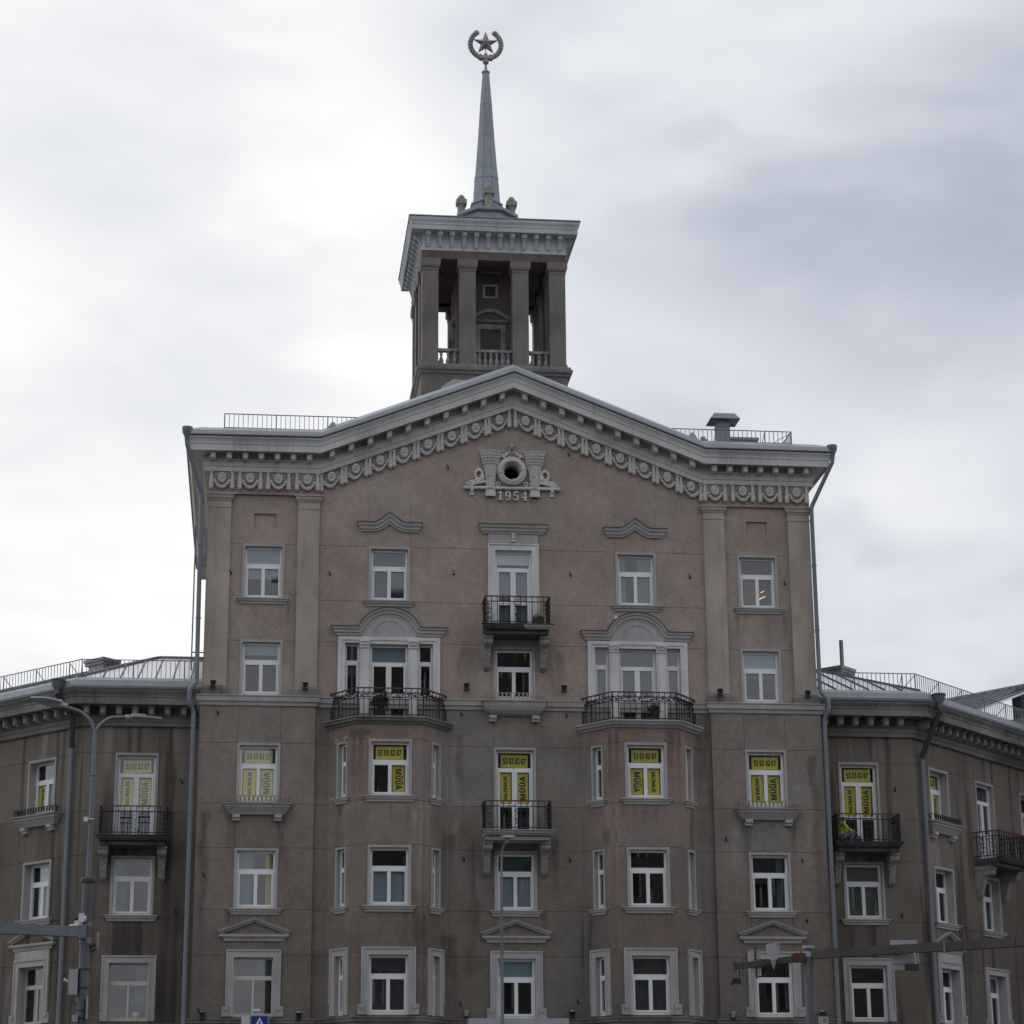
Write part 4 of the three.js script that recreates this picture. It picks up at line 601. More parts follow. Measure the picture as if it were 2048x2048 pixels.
// ---------------------------------------------------------------- tower (a part of the block)
{
  const T = grp('tower', B, [0, 0, -8.1]), H = 2.65, sq = (h) => [[-h, -h], [-h, h], [h, h], [h, -h]];
  part('base', merge([box(-2.66, 2.66, 24.5, 29.86, -2.66, 2.66)]), M.towerPlaster, T);
  part('bare_render_patch', merge([shapeGeo([[-2.05, 28.3], [-2.12, 28.9], [-1.9, 29.35], [-1.5, 29.62], [-0.9, 29.6], [-0.3, 29.68], [0.1, 29.3], [0.2, 28.3]], [], 0.01, 2.662)]), M.surround, T);
  part('ledge', merge([planMould(sq(2.66), 29.82, [[0, 0], [0.06, 0.02], [0.08, 0.1], [0.16, 0.14], [0.18, 0.24], [0.12, 0.26], [0.1, 0.36], [0.02, 0.4], [-0.6, 0.42]], true), box(-2.5, 2.5, 30.0, 30.2, -2.5, 2.5)]), M.dirty, T);
  const colG = merge([box(-0.295, 0.295, 30.2, 33.95, -0.295, 0.295), box(-0.33, 0.33, 30.2, 30.32, -0.33, 0.33), box(-0.315, 0.315, 33.86, 33.9, -0.315, 0.315), planMould(sq(0.295), 33.95, [[0, 0], [0.05, 0.04], [0.075, 0.12], [0.075, 0.35], [0, 0.36]], true)]);
  for (let a = 0; a < 4; a++) for (const x of [-2.33, -0.97, 0.97]) { const c = part('column', colG, M.towerPlaster, T), th = a * Math.PI / 2; c.position.set(x * Math.cos(th) + 2.33 * Math.sin(th), 0, -x * Math.sin(th) + 2.33 * Math.cos(th)); c.rotation.y = th; }
  const balG = merge([lathe([[0.08, 0], [0.08, 0.05], [0.04, 0.09], [0.092, 0.2], [0.075, 0.29], [0.035, 0.4], [0.06, 0.46], [0.035, 0.5], [0.075, 0.54], [0.075, 0.58]], 10)]);
  for (let a = 0; a < 4; a++) { const th = a * Math.PI / 2, P = (x, z) => [x * Math.cos(th) + z * Math.sin(th), 0, -x * Math.sin(th) + z * Math.cos(th)];
    for (const [x0, x1] of [[-2.04, -1.27], [-0.68, 0.68], [1.27, 2.04]]) { const r = part('balustrade_rail', memo('brail' + (x1 - x0).toFixed(2), () => merge([box(-(x1 - x0) / 2, (x1 - x0) / 2, 0, 0.1, -0.1, 0.1)])), M.oldPale, T), p = P((x0 + x1) / 2, 2.36); r.position.set(p[0], 30.78, p[2]); r.rotation.y = th; }
    for (const x of [-1.91, -1.66, -1.41, -0.52, -0.31, -0.1, 0.11, 0.32, 0.54, 1.41, 1.66, 1.91]) { const p = P(x, 2.36); part('baluster', balG, M.oldPale, T).position.set(p[0], 30.2, p[2]); } }
  part('architrave', merge([planMould(sq(H), 34.3, [[-0.62, 0], [0, 0], [0, 0.32], [-0.2, 0.33]], true), shapeGeo(rectPts(-2.1, 2.1, -2.1, 2.1), [], 0.12, 0).rotateX(-Math.PI / 2).translate(0, 34.42, 0)]), M.brickRed, T);
  part('frieze', merge([planMould(sq(H), 34.61, [[-0.1, 0], [0.02, 0], [0.02, 0.08], [-0.02, 0.09], [-0.01, 0.5], [0.04, 0.78]], true)]), M.paleStone, T);
  part('cornice', merge([planMould(sq(H), 35.3, [[0, 0.0], [0.34, 0.03], [0.34, -0.02], [0.4, -0.02], [0.4, 0.15], [0.42, 0.17], [0.42, 0.24], [0.46, 0.32], [0.475, 0.34], [0.475, 0.45], [0, 0.46]], true)]), M.paleStone, T);
  const brG = (() => { const s = new THREE.Shape(); s.moveTo(0, 0); s.bezierCurveTo(0.06, 0.02, 0.05, 0.2, 0.11, 0.3); s.bezierCurveTo(0.16, 0.4, 0.28, 0.36, 0.3, 0.5); s.lineTo(0.3, 0.58); s.lineTo(0, 0.58); s.closePath(); return merge([new THREE.ExtrudeGeometry(s, { depth: 0.14, bevelEnabled: false, curveSegments: 6 }).translate(0, 0, -0.07).rotateY(-Math.PI / 2), new THREE.CylinderGeometry(0.06, 0.06, 0.19, 10).rotateZ(Math.PI / 2).translate(0, 0.44, 0.22), box(-0.1, 0.1, 0.5, 0.58, 0, 0.31)]); })();
  for (let a = 0; a < 4; a++) { const th = a * Math.PI / 2; for (let k = 0; k < 12; k++) { const x = -2.43 + k * 4.86 / 11, b = part('bracket', brG, M.paleStone, T); b.position.set(x * Math.cos(th) + H * Math.sin(th), 34.74, -x * Math.sin(th) + H * Math.cos(th)); b.rotation.y = th; } }
  part('roof', merge([planMould(sq(H), 35.76, [[0.42, 0], [0.51, 0], [0.51, 0.035], [-1.7, 0.62]], true)]), M.spire, T);
  // core with doors and little windows
  const C = 1.25;
  part('core', merge([box(-C, C, 30.1, 34.6, -C, C)]), M.brickRed, T);
  for (let a = 0; a < 4; a++) {
    const th = a * Math.PI / 2, g = grp('core_opening', T, [C * Math.sin(th), 0, C * Math.cos(th)], th), arc = [];
    for (let k = 0; k <= 10; k++) { const t = k / 10 * 2 - 1; arc.push([t * 0.62, 32.5 + 0.3 * (1 - t * t)]); }
    part('door_surround', merge([shapeGeo([[-0.56, 30.2], [-0.38, 30.2], [-0.38, 32.12], [0.38, 32.12], [0.38, 30.2], [0.56, 30.2], [0.56, 32.32], [-0.56, 32.32]], [], 0.06, 0.0), hood(-0.6, 0.6, 32.38, [[0, 0], [0.06, 0], [0.12, 0.06], [0.14, 0.1], [0, 0.11]], 0), elevMould(arc, [[0, 0], [0.1, 0], [0.12, 0.05], [0.15, 0.1], [0, 0.12]], 0)]), M.oldPale, g);
    const boards = [box(-0.38, 0.38, 30.2, 32.12, 0.001, 0.012)]; for (let k = 0; k < 7; k++) boards.push(box(-0.375 + k * 0.107, -0.28 + k * 0.107, 30.2, 32.1, 0.013, 0.022)); part('board_door', merge(boards), M.sootSlab, g);
    part('window_surround', merge([shapeGeo(rectPts(-0.28, 0.28, 33.35, 33.9), [rectPts(-0.19, 0.19, 33.43, 33.82)], 0.06, 0)]), M.oldPale, g); part('window_opening', merge([box(-0.19, 0.19, 33.43, 33.82, 0.001, 0.006)]), M.darkGrey, g); part('shutter', merge([box(-0.13, 0.14, 33.45, 33.64, 0.007, 0.02)]), M.darkGrey, g);
  }
  part('oculus_patch', merge([box(-0.35, 0.45, 34.36, 34.46, C - 0.05, C + 0.02)]), M.surround, T);
  // octagonal plinth and spire
  const octPath = (ap) => { const p = []; for (let k = 0; k < 8; k++) { const a = (202.5 - 45 * k) * R; p.push([ap / Math.cos(22.5 * R) * Math.cos(a), ap / Math.cos(22.5 * R) * Math.sin(a)]); } return p; };
  part('spire_plinth', merge([planMould(octPath(1.02), 36.2, [[0, 0], [0, 0.75], [0.1, 0.8], [0.14, 0.82], [0.14, 0.93], [0.1, 0.95], [-0.5, 1.03]], true), planMould(octPath(0.555), 37.15, [[0.01, 0], [0.01, 0.42], [0.05, 0.46], [0.05, 0.5], [-0.03, 0.56], [-0.06, 0.7]], true)]), M.spire, T);
  const tiers = [[37.8, 0.5], [38.72, 0.445], [39.1, 0.405], [40.52, 0.305], [41.86, 0.228], [43.28, 0.124]];
  const ring = (y, ap) => octPath(ap).map(([x, z]) => [x, y, z]);
  part('spire_core', merge([quads(tiers.slice(0, -1).flatMap((t, i) => { const a = ring(t[0], t[1] - 0.008), b = ring(tiers[i + 1][0], tiers[i + 1][1] - 0.008); return a.map((p, k) => [p, a[(k + 1) % 8], b[(k + 1) % 8], b[k]]); }))]), M.pipe, T);
  for (let i = 0; i < 5; i++) { const a = ring(tiers[i][0] + 0.006, tiers[i][1]), b = ring(tiers[i + 1][0] - 0.006, tiers[i + 1][1]); const L = (p, q, t) => p.map((v, m) => v + (q[m] - v) * t); for (let k = 0; k < 8; k++) { const n = (k + 1) % 8, e = 0.02; part('spire_panel', merge([quads([[L(a[k], a[n], e), L(a[k], a[n], 1 - e), L(b[k], b[n], 1 - e), L(b[k], b[n], e)]])]), M.spire, T); } }
  part('spire_band', merge([planMould(octPath(0.445), 38.69, [[0, 0], [0.012, 0], [0.012, 0.03], [-0.02, 0.035]], true), planMould(octPath(0.125), 43.26, [[0, 0], [0.03, 0.01], [0.03, 0.06], [-0.06, 0.14], [-0.07, 0.2]], true)]), M.spire, T);
  part('finial', merge([cyl(0, 43.34, 43.66, 0, 0.07, 0.04, 10), new THREE.SphereGeometry(0.125, 16, 12).translate(0, 43.76, 0)]), M.grey, T);
  const wl = []; for (const s of [-1, 1]) { const p = []; for (let k = 0; k <= 12; k++) { const a = (-80 + 133 * k / 12) * R; p.push([s * 0.6 * Math.cos(a), 44.5 + 0.6 * Math.sin(a), 0]); } wl.push(tube(p, 0.09, 30, 8)); for (let k = 0; k <= 11; k++) { const a = (-76 + 130 * k / 11) * R; for (const o of [-1, 1]) wl.push(new THREE.ConeGeometry(0.085, 0.21, 6).rotateZ(s * (a - 0.5 * o)).translate(s * (0.6 + o * 0.055) * Math.cos(a), 44.5 + (0.6 + o * 0.055) * Math.sin(a), 0.02)); wl.push(new THREE.TorusGeometry(0.09, 0.02, 5, 10).rotateX(Math.PI / 2).rotateZ(s > 0 ? a : Math.PI - a).translate(s * 0.6 * Math.cos(a), 44.5 + 0.6 * Math.sin(a), 0)); } wl.push(new THREE.SphereGeometry(0.11, 9, 7).scale(1.1, 1, 0.9).translate(s * 0.36, 45.0, 0)); }
  part('wreath', merge(wl), M.wreath, T);
  part('clasp', merge([box(-0.26, 0.26, 43.86, 44.0, -0.1, 0.1), box(-0.06, 0.06, 43.97, 44.1, -0.08, 0.08), ...[-0.2, 0.2].map((x) => new THREE.SphereGeometry(0.09, 8, 6).translate(x, 44.0, 0)), ...[-0.2, 0.2].map((x) => new THREE.SphereGeometry(0.07, 8, 6).translate(x, 43.86, 0))]), M.bronze, T);
  part('star', starGeo(0.53, 0.21, 0.17).translate(0, 44.55, 0), M.bronze, T);
  part('star_support', merge([cyl(0, 44.0, 44.4, -0.02, 0.02, 0.02, 6)]), M.bronze, T);
  const urnG = merge([box(-0.17, 0.17, -0.1, 0.0, -0.17, 0.17), lathe([[0.17, 0], [0.13, 0.04], [0.14, 0.1], [0.13, 0.12], [0.15, 0.18], [0.135, 0.2], [0.155, 0.27], [0.14, 0.29], [0.16, 0.36], [0.145, 0.38], [0.165, 0.44], [0.17, 0.46]], 14), box(-0.2, 0.2, 0.46, 0.63, -0.2, 0.2), lathe([[0.16, 0.63], [0.15, 0.7], [0.13, 0.78], [0.08, 0.85], [0, 0.88]], 14), ...[0, 1, 2, 3].map((k) => new THREE.SphereGeometry(0.05, 6, 5).translate(0.15 * Math.cos(k * 1.57), 0.68, 0.15 * Math.sin(k * 1.57)))]);
  for (const [x, y, z] of [[-0.96, 37.18, 0], [0.96, 37.18, 0], [0, 37.18, 0.96], [0, 37.18, -0.96]]) { const u = part('urn', urnG, M.corbel, T); u.position.set(x, y - (z > 0 ? 0.05 : 0), z); u.scale.set(1, z > 0 ? 1.2 : 1.02, 1); }
  for (const s of [-1, 1]) part('spire_step', memo('stepbolt', () => merge([box(-0.03, 0.03, 0, 0.03, -0.02, 0.02)])), M.pipe, T).position.set(s * -0.33, s > 0 ? 40 : 39.1, 0);
}

// ================================================================= ROOF RAILINGS
const railBar = merge([box(-0.0095, 0.0095, 0, 0.6, -0.0095, 0.0095)]);
function roofRailing(label, pts, y0, h, step, group) {     // pts: [x,z] line
  const g = thing('roof_railing', label, 'railing', group), L = pts.slice(1).map((p, i) => Math.hypot(p[0] - pts[i][0], p[1] - pts[i][1])), bars = [];
  part('top_rail', merge(pts.slice(1).map((p, i) => bar([pts[i][0], y0 + h, pts[i][1]], [p[0], y0 + h, p[1]], 0.026))), M.pipe, g);
  part('bottom_rail', merge(pts.slice(1).map((p, i) => bar([pts[i][0], y0 + 0.03, pts[i][1]], [p[0], y0 + 0.03, p[1]], 0.022))), M.pipe, g);
  L.forEach((len, i) => { const n = Math.round(len / step), A = pts[i], Z = pts[i + 1], dx = (Z[0] - A[0]) / len, dz = (Z[1] - A[1]) / len;
    for (let k = 0; k <= n; k++) { const t = k / n, x = A[0] + (Z[0] - A[0]) * t, z = A[1] + (Z[1] - A[1]) * t; if (k === n && i < L.length - 1) continue;
      if (k % 11 === 0 || (k === n && i === L.length - 1)) { part('post', memo('rpost' + h, () => merge([box(-0.018, 0.018, -0.12, h, -0.018, 0.018)])), M.pipe, g).position.set(x, y0, z); const s = part('strut', memo('rstrut' + h, () => merge([bar([0, h * 0.92, 0], [0, -0.05, -0.75], 0.018)])), M.pipe, g); s.position.set(x, y0, z); s.rotation.y = Math.atan2(-dz, dx); }
      else { const b = part('bar', railBar, M.pipe, g); b.position.set(x, y0, z); b.scale.y = h / 0.6; } } });
  return g;
}
roofRailing('thin metal roof railing left of the pediment on the main block', [[-9.5, 0.2], [-4.6, 0.2]], 25.62, 0.5, 0.152);
roofRailing('thin metal roof railing right of the pediment around the roof vent', [[5.2, 0.2], [9.42, 0.2], [9.42, -3]], 25.62, 0.44, 0.152);

// ================================================================= THE WINGS
const ZW = -1.8;
function wing(s, xb, aC, LEN, label) {   // s: -1 left, 1 right
  const G = thing('apartment_wing', label, 'building'), th = s * Math.PI / 4, xIn = 10.0, bend = [s * xb, 0, ZW];
  const A0 = Math.min(s * xIn, s * xb), A1 = Math.max(s * xIn, s * xb), n = s < 0 ? 'L' : 'R';
  const at = (u, y, o = 0) => [bend[0] + s * u * Math.SQRT1_2 + s * o * Math.SQRT1_2, y, ZW - u * Math.SQRT1_2 + o * Math.SQRT1_2];   // along the angled facade
  const W = (id, u, row, opt) => { const o = { w: 1.22, h: row.h, ...opt }; if (u === null) { makeWindow(G, n + id, [aC, row.y, ZW], 0, o); return hole(aC, row.y, o.w, o.h); } makeWindow(G, n + id, at(u, row.y), th, o); return hole(s * u, row.y, o.w, o.h); };
  const D4 = { y: 12.47, h: 2.66 }, hA = [W('A4', null, D4, { kind: 'door', sill: false }), W('A3', null, W3), W('A2', null, { y: 6.78, h: 1.78 }, { trim: 'widedoor', sill: false, kind: s < 0 ? 'old' : 'std', frame: s < 0 ? M.oldWood : M.pvc })];
  const hB = [], cols = s < 0 ? [1.96, 5.1, 8.3] : [1.70, 5.03, 8.4, 11.6];
  cols.forEach((u, i) => {
    const dr = i === 1, blue = s > 0 && i >= 1;
    hB.push(W('B4' + i, u, dr ? D4 : W4, dr ? { kind: 'door', sill: false, frame: M.pvc } : { sill: false, recess: 0.26 }), W('B3' + i, u, W3, { recess: 0.26 }), W('B2' + i, u, W2, { trim: 'wide', sill: false, recess: 0.26, kind: s < 0 ? 'old' : 'std', frame: s < 0 ? M.oldWood : M.pvc }));
    if (!dr) { stoneBox(G, at(u, 13.38), th, false, M.iron); pediment(G, at(u, 9.12), th); part('frieze_block', memo('fb', () => merge([box(-0.83, 0.83, -0.24, 0.02, 0, 0.06)])), M.surround, G).position.set(...at(u, 9.04)); G.children[G.children.length - 1].rotation.y = th; }
    else balcony(G, at(u, 12.42), th, { slabMat: M.sootSlab });
  });
  const hj = [15.2, 13.3, 11.92, 9.95, 8.62];
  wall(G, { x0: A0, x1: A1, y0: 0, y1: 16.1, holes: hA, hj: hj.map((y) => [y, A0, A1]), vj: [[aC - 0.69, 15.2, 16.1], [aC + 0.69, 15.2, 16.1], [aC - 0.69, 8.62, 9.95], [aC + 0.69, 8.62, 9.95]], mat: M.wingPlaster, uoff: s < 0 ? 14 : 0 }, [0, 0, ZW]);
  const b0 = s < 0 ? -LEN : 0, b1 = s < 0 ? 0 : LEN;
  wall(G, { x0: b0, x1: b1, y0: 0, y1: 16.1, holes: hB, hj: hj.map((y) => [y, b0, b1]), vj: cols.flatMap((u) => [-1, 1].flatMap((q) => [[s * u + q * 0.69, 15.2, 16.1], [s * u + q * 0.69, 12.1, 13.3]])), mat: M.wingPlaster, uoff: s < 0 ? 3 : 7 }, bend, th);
  balcony(G, [aC, 12.42, ZW], 0, { slabMat: M.sootSlab, red: M.redRail, scroll: s < 0 ? M.grey : M.iron });
  // cornice, gutter, apron follow the bend
  const end = at(LEN, 0), path = s < 0 ? [[end[0], end[2]], [bend[0], ZW], [-9.8, ZW]] : [[9.8, ZW], [bend[0], ZW], [end[0], end[2]]];
  part('architrave', merge([planMould(path, 16.06, [[0, 0], [0.12, 0], [0.12, 0.13], [0.15, 0.145], [0.15, 0.28], [0.22, 0.31], [0.22, 0.335], [0.08, 0.34], [0.08, 0.6]])]), M.dirty, G);
  part('corona', merge([planMould(path, 16.66, [[0.08, 0.02], [0.74, 0.02], [0.745, -0.02], [0.8, -0.02], [0.8, 0.2], [0.82, 0.21], [0.83, 0.27], [0.9, 0.36], [0.92, 0.38], [0.92, 0.42], [0.3, 0.43]])]), M.dirty, G);
  part('gutter', merge([planMould(path, 17.08, [[0.8, 0.0], [0.93, 0.0], [0.96, 0.05], [0.96, 0.12], [0.88, 0.13]])]), M.pipe, G);
  part('roof_apron', merge([planMould(path, 17.19, [[0.9, 0], [0.875, 0.21], [0.545, 0.365]])]), M.apron, G);
  for (let k = 0; k < 7; k++) { const x = s * (10.55 + k * 0.515); if (Math.abs(x) < xb) modillion(x, 16.42, ZW + 0.08, modFlat, G, M.stone); }
  for (let u = 0.4; u < LEN - 0.3; u += 0.515) modillion(...at(u, 16.42, 0.08), modFlat, G, M.stone, th);
  // roof sheets with standing seams: facet A then the angled facet, meeting at the hip
  const pit = 2.06 / 5.9, ry = (w) => 17.43 + (w + 0.9) * pit, seam = [], hipAt = (w) => xb - 0.414 * w, top = 5;
  const sheet = (P0, P1, P2, P3) => part('roof_sheet', merge([quads([[P0, P1, P2, P3]])]), M.roof, G);
  for (let x = xIn - 0.2; x < xb + 0.37; x += 0.56) {
    const xa = x, xc = Math.min(x + 0.56, xb + 0.37), wa = Math.min(top, (xb - xa) / 0.414), wc = Math.min(top, (xb - xc) / 0.414);
    const p = (X, w) => [s * X, ry(w), ZW - w]; const q = [p(xa, -0.55), p(xc, -0.55), p(xc, Math.max(wc, -0.55)), p(xa, Math.max(wa, -0.55))];
    s > 0 ? sheet(...q) : sheet(q[1], q[0], q[3], q[2]);
    if (wa > -0.4) seam.push(bar([s * xa, ry(-0.55) + 0.02, ZW + 0.55], [s * xa, ry(wa) + 0.02, ZW - wa], 0.03, 0.05));
  }
  const ang = (u, w) => at(u, ry(w), -w);
  for (let u = -0.228; u < LEN; u += 0.56) {
    const u1 = u + 0.56, w0 = Math.min(top, u / 0.414), w1 = Math.min(top, u1 / 0.414);
    const q = [ang(u, -0.55), ang(u1, -0.55), ang(u1, w1), ang(u, w0)];
    s > 0 ? sheet(...q) : sheet(q[1], q[0], q[3], q[2]);
    if (w0 > -0.4) seam.push(bar(ang(u, -0.53), ang(u, w0), 0.03, 0.05));
  }
  seam.push(bar([s * hipAt(-0.55), ry(-0.55) + 0.02, ZW + 0.55], [s * hipAt(top), ry(top) + 0.02, ZW - top], 0.09, 0.07));
  const hr = [s * hipAt(top), ry(top), ZW - top], re = ang(LEN, top), ri = [s * 9.8, ry(top), ZW - top];
  seam.push(bar(hr, ri, 0.16, 0.1), bar(hr, re, 0.16, 0.1));
  part('roof_seams', merge(seam), M.pipe, G).userData.kind = 'stuff';
  // rear slope and rear wall close the volume
  part('rear_slope', merge([quads([[ri, hr, [s * (xb - 4.6), 17.2, ZW - 11], [s * 9.8, 17.2, ZW - 11]], [hr, re, at(LEN, 17.2, -11), [s * (xb - 4.6), 17.2, ZW - 11]]])]), M.apron, G);
  part('interior', merge([6.45, 9.72, 13.05, 16.3].flatMap((y) => [quads([[[s * 9.9, y, ZW - 0.36], [s * (xb - 0.15), y, ZW - 0.36], [s * (xb - 2.1), y, ZW - 5], [s * 9.9, y, ZW - 5]], [[s * (xb - 0.15), y, ZW - 0.36], at(LEN, y, -0.36), at(LEN, y, -5), [s * (xb - 2.1), y, ZW - 5]]])]).concat([quads([[[s * 9.9, 0, ZW - 5], [s * (xb - 2.1), 0, ZW - 5], [s * (xb - 2.1), 17.3, ZW - 5], [s * 9.9, 17.3, ZW - 5]], [[s * (xb - 2.1), 0, ZW - 5], at(LEN, 0, -5), at(LEN, 17.3, -5), [s * (xb - 2.1), 17.3, ZW - 5]], [at(LEN, 0, 0), at(LEN, 17.3, 0), at(LEN, 17.3, -5), at(LEN, 0, -5)], [[s * (xb - 0.15), 0, ZW - 0.36], [s * (xb - 0.15), 17, ZW - 0.36], [s * (xb - 2.1), 17, ZW - 5], [s * (xb - 2.1), 0, ZW - 5]]])])), M.inside, G);
  part('ledge', merge([planMould(path, 6.46, [[0, 0], [0.08, 0.04], [0.14, 0.14], [0.16, 0.22], [-0.05, 0.25]])]), M.dirty, G);
  part('wall_hook', hookG, M.iron, G).position.set(s < 0 ? -10.55 : 12.9, 14.3, ZW); part('wall_hook', hookG, M.iron, G).position.set(s < 0 ? -10.6 : 12.9, 10.15, ZW);
  // downpipe at the corner
  const d = at(0.42, 0, 0.14), f = at(0.2, 0, 1.02);
  const dp = downpipe(G, [[d[0], 15.35, d[2]], [d[0], 5, d[2]]], 0.078, [M.pipe], null, [[d[0], 11.5, d[2]], [d[0], 8.2, d[2]]]);
  part('swan_neck', pipe(s < 0 ? [[f[0], 16.95, f[2]], [d[0], 16.3, d[2] + 0.35], [d[0], 15.4, d[2]]] : [[f[0], 17.0, f[2]], [f[0], 16.85, f[2]], [d[0] - 0.02, 15.42, d[2]]], 0.09), M.darkPipe, dp);
  part('funnel', merge([lathe([[0.09, 0], [0.1, 0.12], [0.2, 0.26], [0.21, 0.42], [0.24, 0.42], [0.24, 0.47]], 14)]), M.pipe, dp).position.set(f[0], 16.98, f[2]);
  // railing along the eaves
  const rp = s < 0 ? [at(LEN, 0, 0.35), [bend[0] - 0.15, 0, ZW + 0.35], [-9.98, 0, ZW + 0.35]] : [[9.98, 0, ZW + 0.35], [bend[0] + 0.15, 0, ZW + 0.35], at(LEN, 0, 0.35)];
  roofRailing(s < 0 ? 'metal roof railing along the bent eaves of the left wing' : 'metal roof railing along the bent eaves of the right wing', rp.map((p) => [p[0], p[2]]), 17.56, 0.62, 0.15);
  return { G, at, th };
}
const WL = wing(-1, 13.7, -11.99, 12, 'left wing of dirty brown plaster bending back beside the tall block');
const WR = wing(1, 13.55, 11.68, 15, 'right wing of dirty brown plaster bending back beside the tall block');
// chimneys on the wing ridges
function chimney(label, x, z, w, d, y0, y1, ry, G) {
  const c = grp('chimney', G, [x, 0, z], ry); c.userData.label = label;
  part('stack', merge([box(-w / 2, w / 2, y0, y1 - 0.3, -d / 2, d / 2)]), M.surround, c);
  part('cap', merge([box(-w / 2 - 0.1, w / 2 + 0.1, y1 - 0.3, y1 - 0.22, -d / 2 - 0.1, d / 2 + 0.1), planMould([[-w / 2, -d / 2], [-w / 2, d / 2], [w / 2, d / 2], [w / 2, -d / 2]], y1 - 0.22, [[0, 0], [0.13, 0.02], [0.14, 0.14], [-0.3, 0.24]], true)]), M.zinc, c);
  return c;
}
chimney('low brick chimney with grey metal cap', -13.75, -9.2, 0.78, 0.58, 18.6, 19.98, -Math.PI / 4, WL.G);
{ const c = chimney('low brick chimney with grey metal cap and pipe', 12.9, -8.3, 0.78, 0.62, 18.6, 19.95, Math.PI / 4, WR.G); part('flue', merge([cyl(0.12, 20, 20.95, 0.1, 0.075, 0.075, 10)]), M.zinc, c); }
// roof of the house beyond the right wing
{
  const g = thing('neighbouring_house', 'grey roofed house partly showing behind the right wing at frame edge', 'building', null, [19.78, 0, -18.0], -0.934);   // local x along the ridge, slope towards local +z
  const wz = (x0, x1, y0, y1, z0, z1) => box(x0, x1, y0, y1, z0, z1);
  part('wall', merge([wz(-6, 12, 0, 18.3, -6, 5.2)]), M.wingPlaster, g);
  for (let k = 0; k < 16; k++) { const x = -4 + k * 0.62; part('roof_sheet', merge([quads([[[x, 17.2, 10], [x + 0.6, 17.2, 10], [x + 0.6, 20.78, 0], [x, 20.78, 0]]])]), M.farRoof, g); part('seam', merge([bar([x - 0.01, 17.24, 10], [x - 0.01, 20.82, 0], 0.04, 0.07)]), M.pipe, g); }
  part('ridge', merge([bar([-4, 20.8, 0], [8, 20.8, 0], 0.2, 0.13)]), M.zinc, g);
  const p = thing('parapet', 'weathered stone parapet pier with moulded cap at the right frame edge', 'wall', null, [21.35, 0, -13]);
  part('pier', merge([box(0, 3, 10, 20.2, -1, 0)]), M.dirty, p); part('cap', merge([hood(0, 3, 20.0, [[0, 0], [0.05, 0.02], [0.08, 0.12], [0.2, 0.22], [0.24, 0.3], [0.24, 0.34], [-1, 0.4]], 0)]), M.dirty, p); part('moulding', merge([hood(-0.1, 3, 19.2, [[0, 0], [0.06, 0.02], [0.1, 0.12], [0.2, 0.2], [0.2, 0.26], [-0.2, 0.3]], 0)]), M.dirty, p);
}

// ================================================================= THINGS IN THE WINDOWS
const YEL = [0.76, 0.57, 0.06];
function posterTex(text, font, W, H, size, squeeze) {
  const c = document.createElement('canvas'); c.width = W; c.height = H; const x = c.getContext('2d');
  x.fillStyle = 'rgb(' + YEL.map((v) => Math.round(255 * toS(v))).join() + ')'; x.fillRect(0, 0, W, H);
  x.fillStyle = '#1b2030'; x.font = 'bold ' + size + 'px ' + font; x.textAlign = 'center'; x.textBaseline = 'middle'; x.save(); x.translate(W / 2, H / 2); x.scale(squeeze, 1); x.lineWidth = 7; x.strokeStyle = '#1b2030'; x.strokeText(text, 0, 0); x.fillText(text, 0, 0); x.restore();
  const t = new THREE.CanvasTexture(c); t.colorSpace = THREE.SRGBColorSpace; t.anisotropy = 8; return t;
}
const posterMats = { num: posterTex('53 03 82 67', 'sans-serif', 512, 232, 146, 0.57), M: posterTex('MÜÜA', 'sans-serif', 512, 216, 150, 0.92), H: posterTex('HALTBAR.EE', 'sans-serif', 640, 216, 92, 0.98) };
for (const k of Object.keys(posterMats)) posterMats[k] = std({ map: posterMats[k], roughness: 0.7 });
const crease = dataMap(128, 128, (i, j) => { const v = 0.5 * tileNoise(i / 22, j / 9, 6, 77) + 0.5 * tileNoise(i / 60, j / 40, 3, 78); return [v, v, v]; }, false);
function inWindow(name, geo, mat, id, depth, label, category, group) {
  const m = solo(name, geo, mat, label, category, group), { g, recess } = allWindows[id];
  g.updateWorldMatrix(true, false); const mm = g.matrixWorld.clone().multiply(new THREE.Matrix4().makeTranslation(0, 0, -recess - depth)); mm.decompose(m.position, m.quaternion, m.scale); return m;
}
function poster(id, pane, kind, dir, where, fit = 1) {
  const r = allWindows[id].P[pane], w = (r[1] - r[0]) * (kind === 'num' ? 0.83 : 0.88), h = (r[3] - r[2]) * (kind === 'num' ? 0.84 : 0.95) * fit, cx = (r[0] + r[1]) / 2 + rr(-0.012, 0.012), cy = r[2] + (r[3] - r[2]) * (kind === 'num' ? 0.47 : 0.5) + (fit < 1 ? (1 - fit) * (r[3] - r[2]) / 2 : 0);
  const g = dir ? new THREE.BoxGeometry(h, w, 0.004).rotateZ(dir * Math.PI / 2) : new THREE.BoxGeometry(w, h, 0.004);
  g.translate(0, 0, 0).rotateZ(rr(-0.022, 0.022)).translate(cx, cy, 0);
  const tone = rr(0.92, 1.15), pm = posterMats[kind].clone(); pm.color.setRGB(tone, tone * rr(0.97, 1.02), tone * rr(0.9, 1.25)); pm.bumpMap = crease; pm.bumpScale = 0.012;
  inWindow('sale_poster', g, pm, id, rr(0.045, 0.07), (kind === 'num' ? 'yellow phone number poster in the top pane of ' : kind === 'M' ? 'yellow large-lettered sale poster in ' : 'yellow small-lettered web address poster in ') + where, 'poster', 'yellow sale posters in the windows');
}
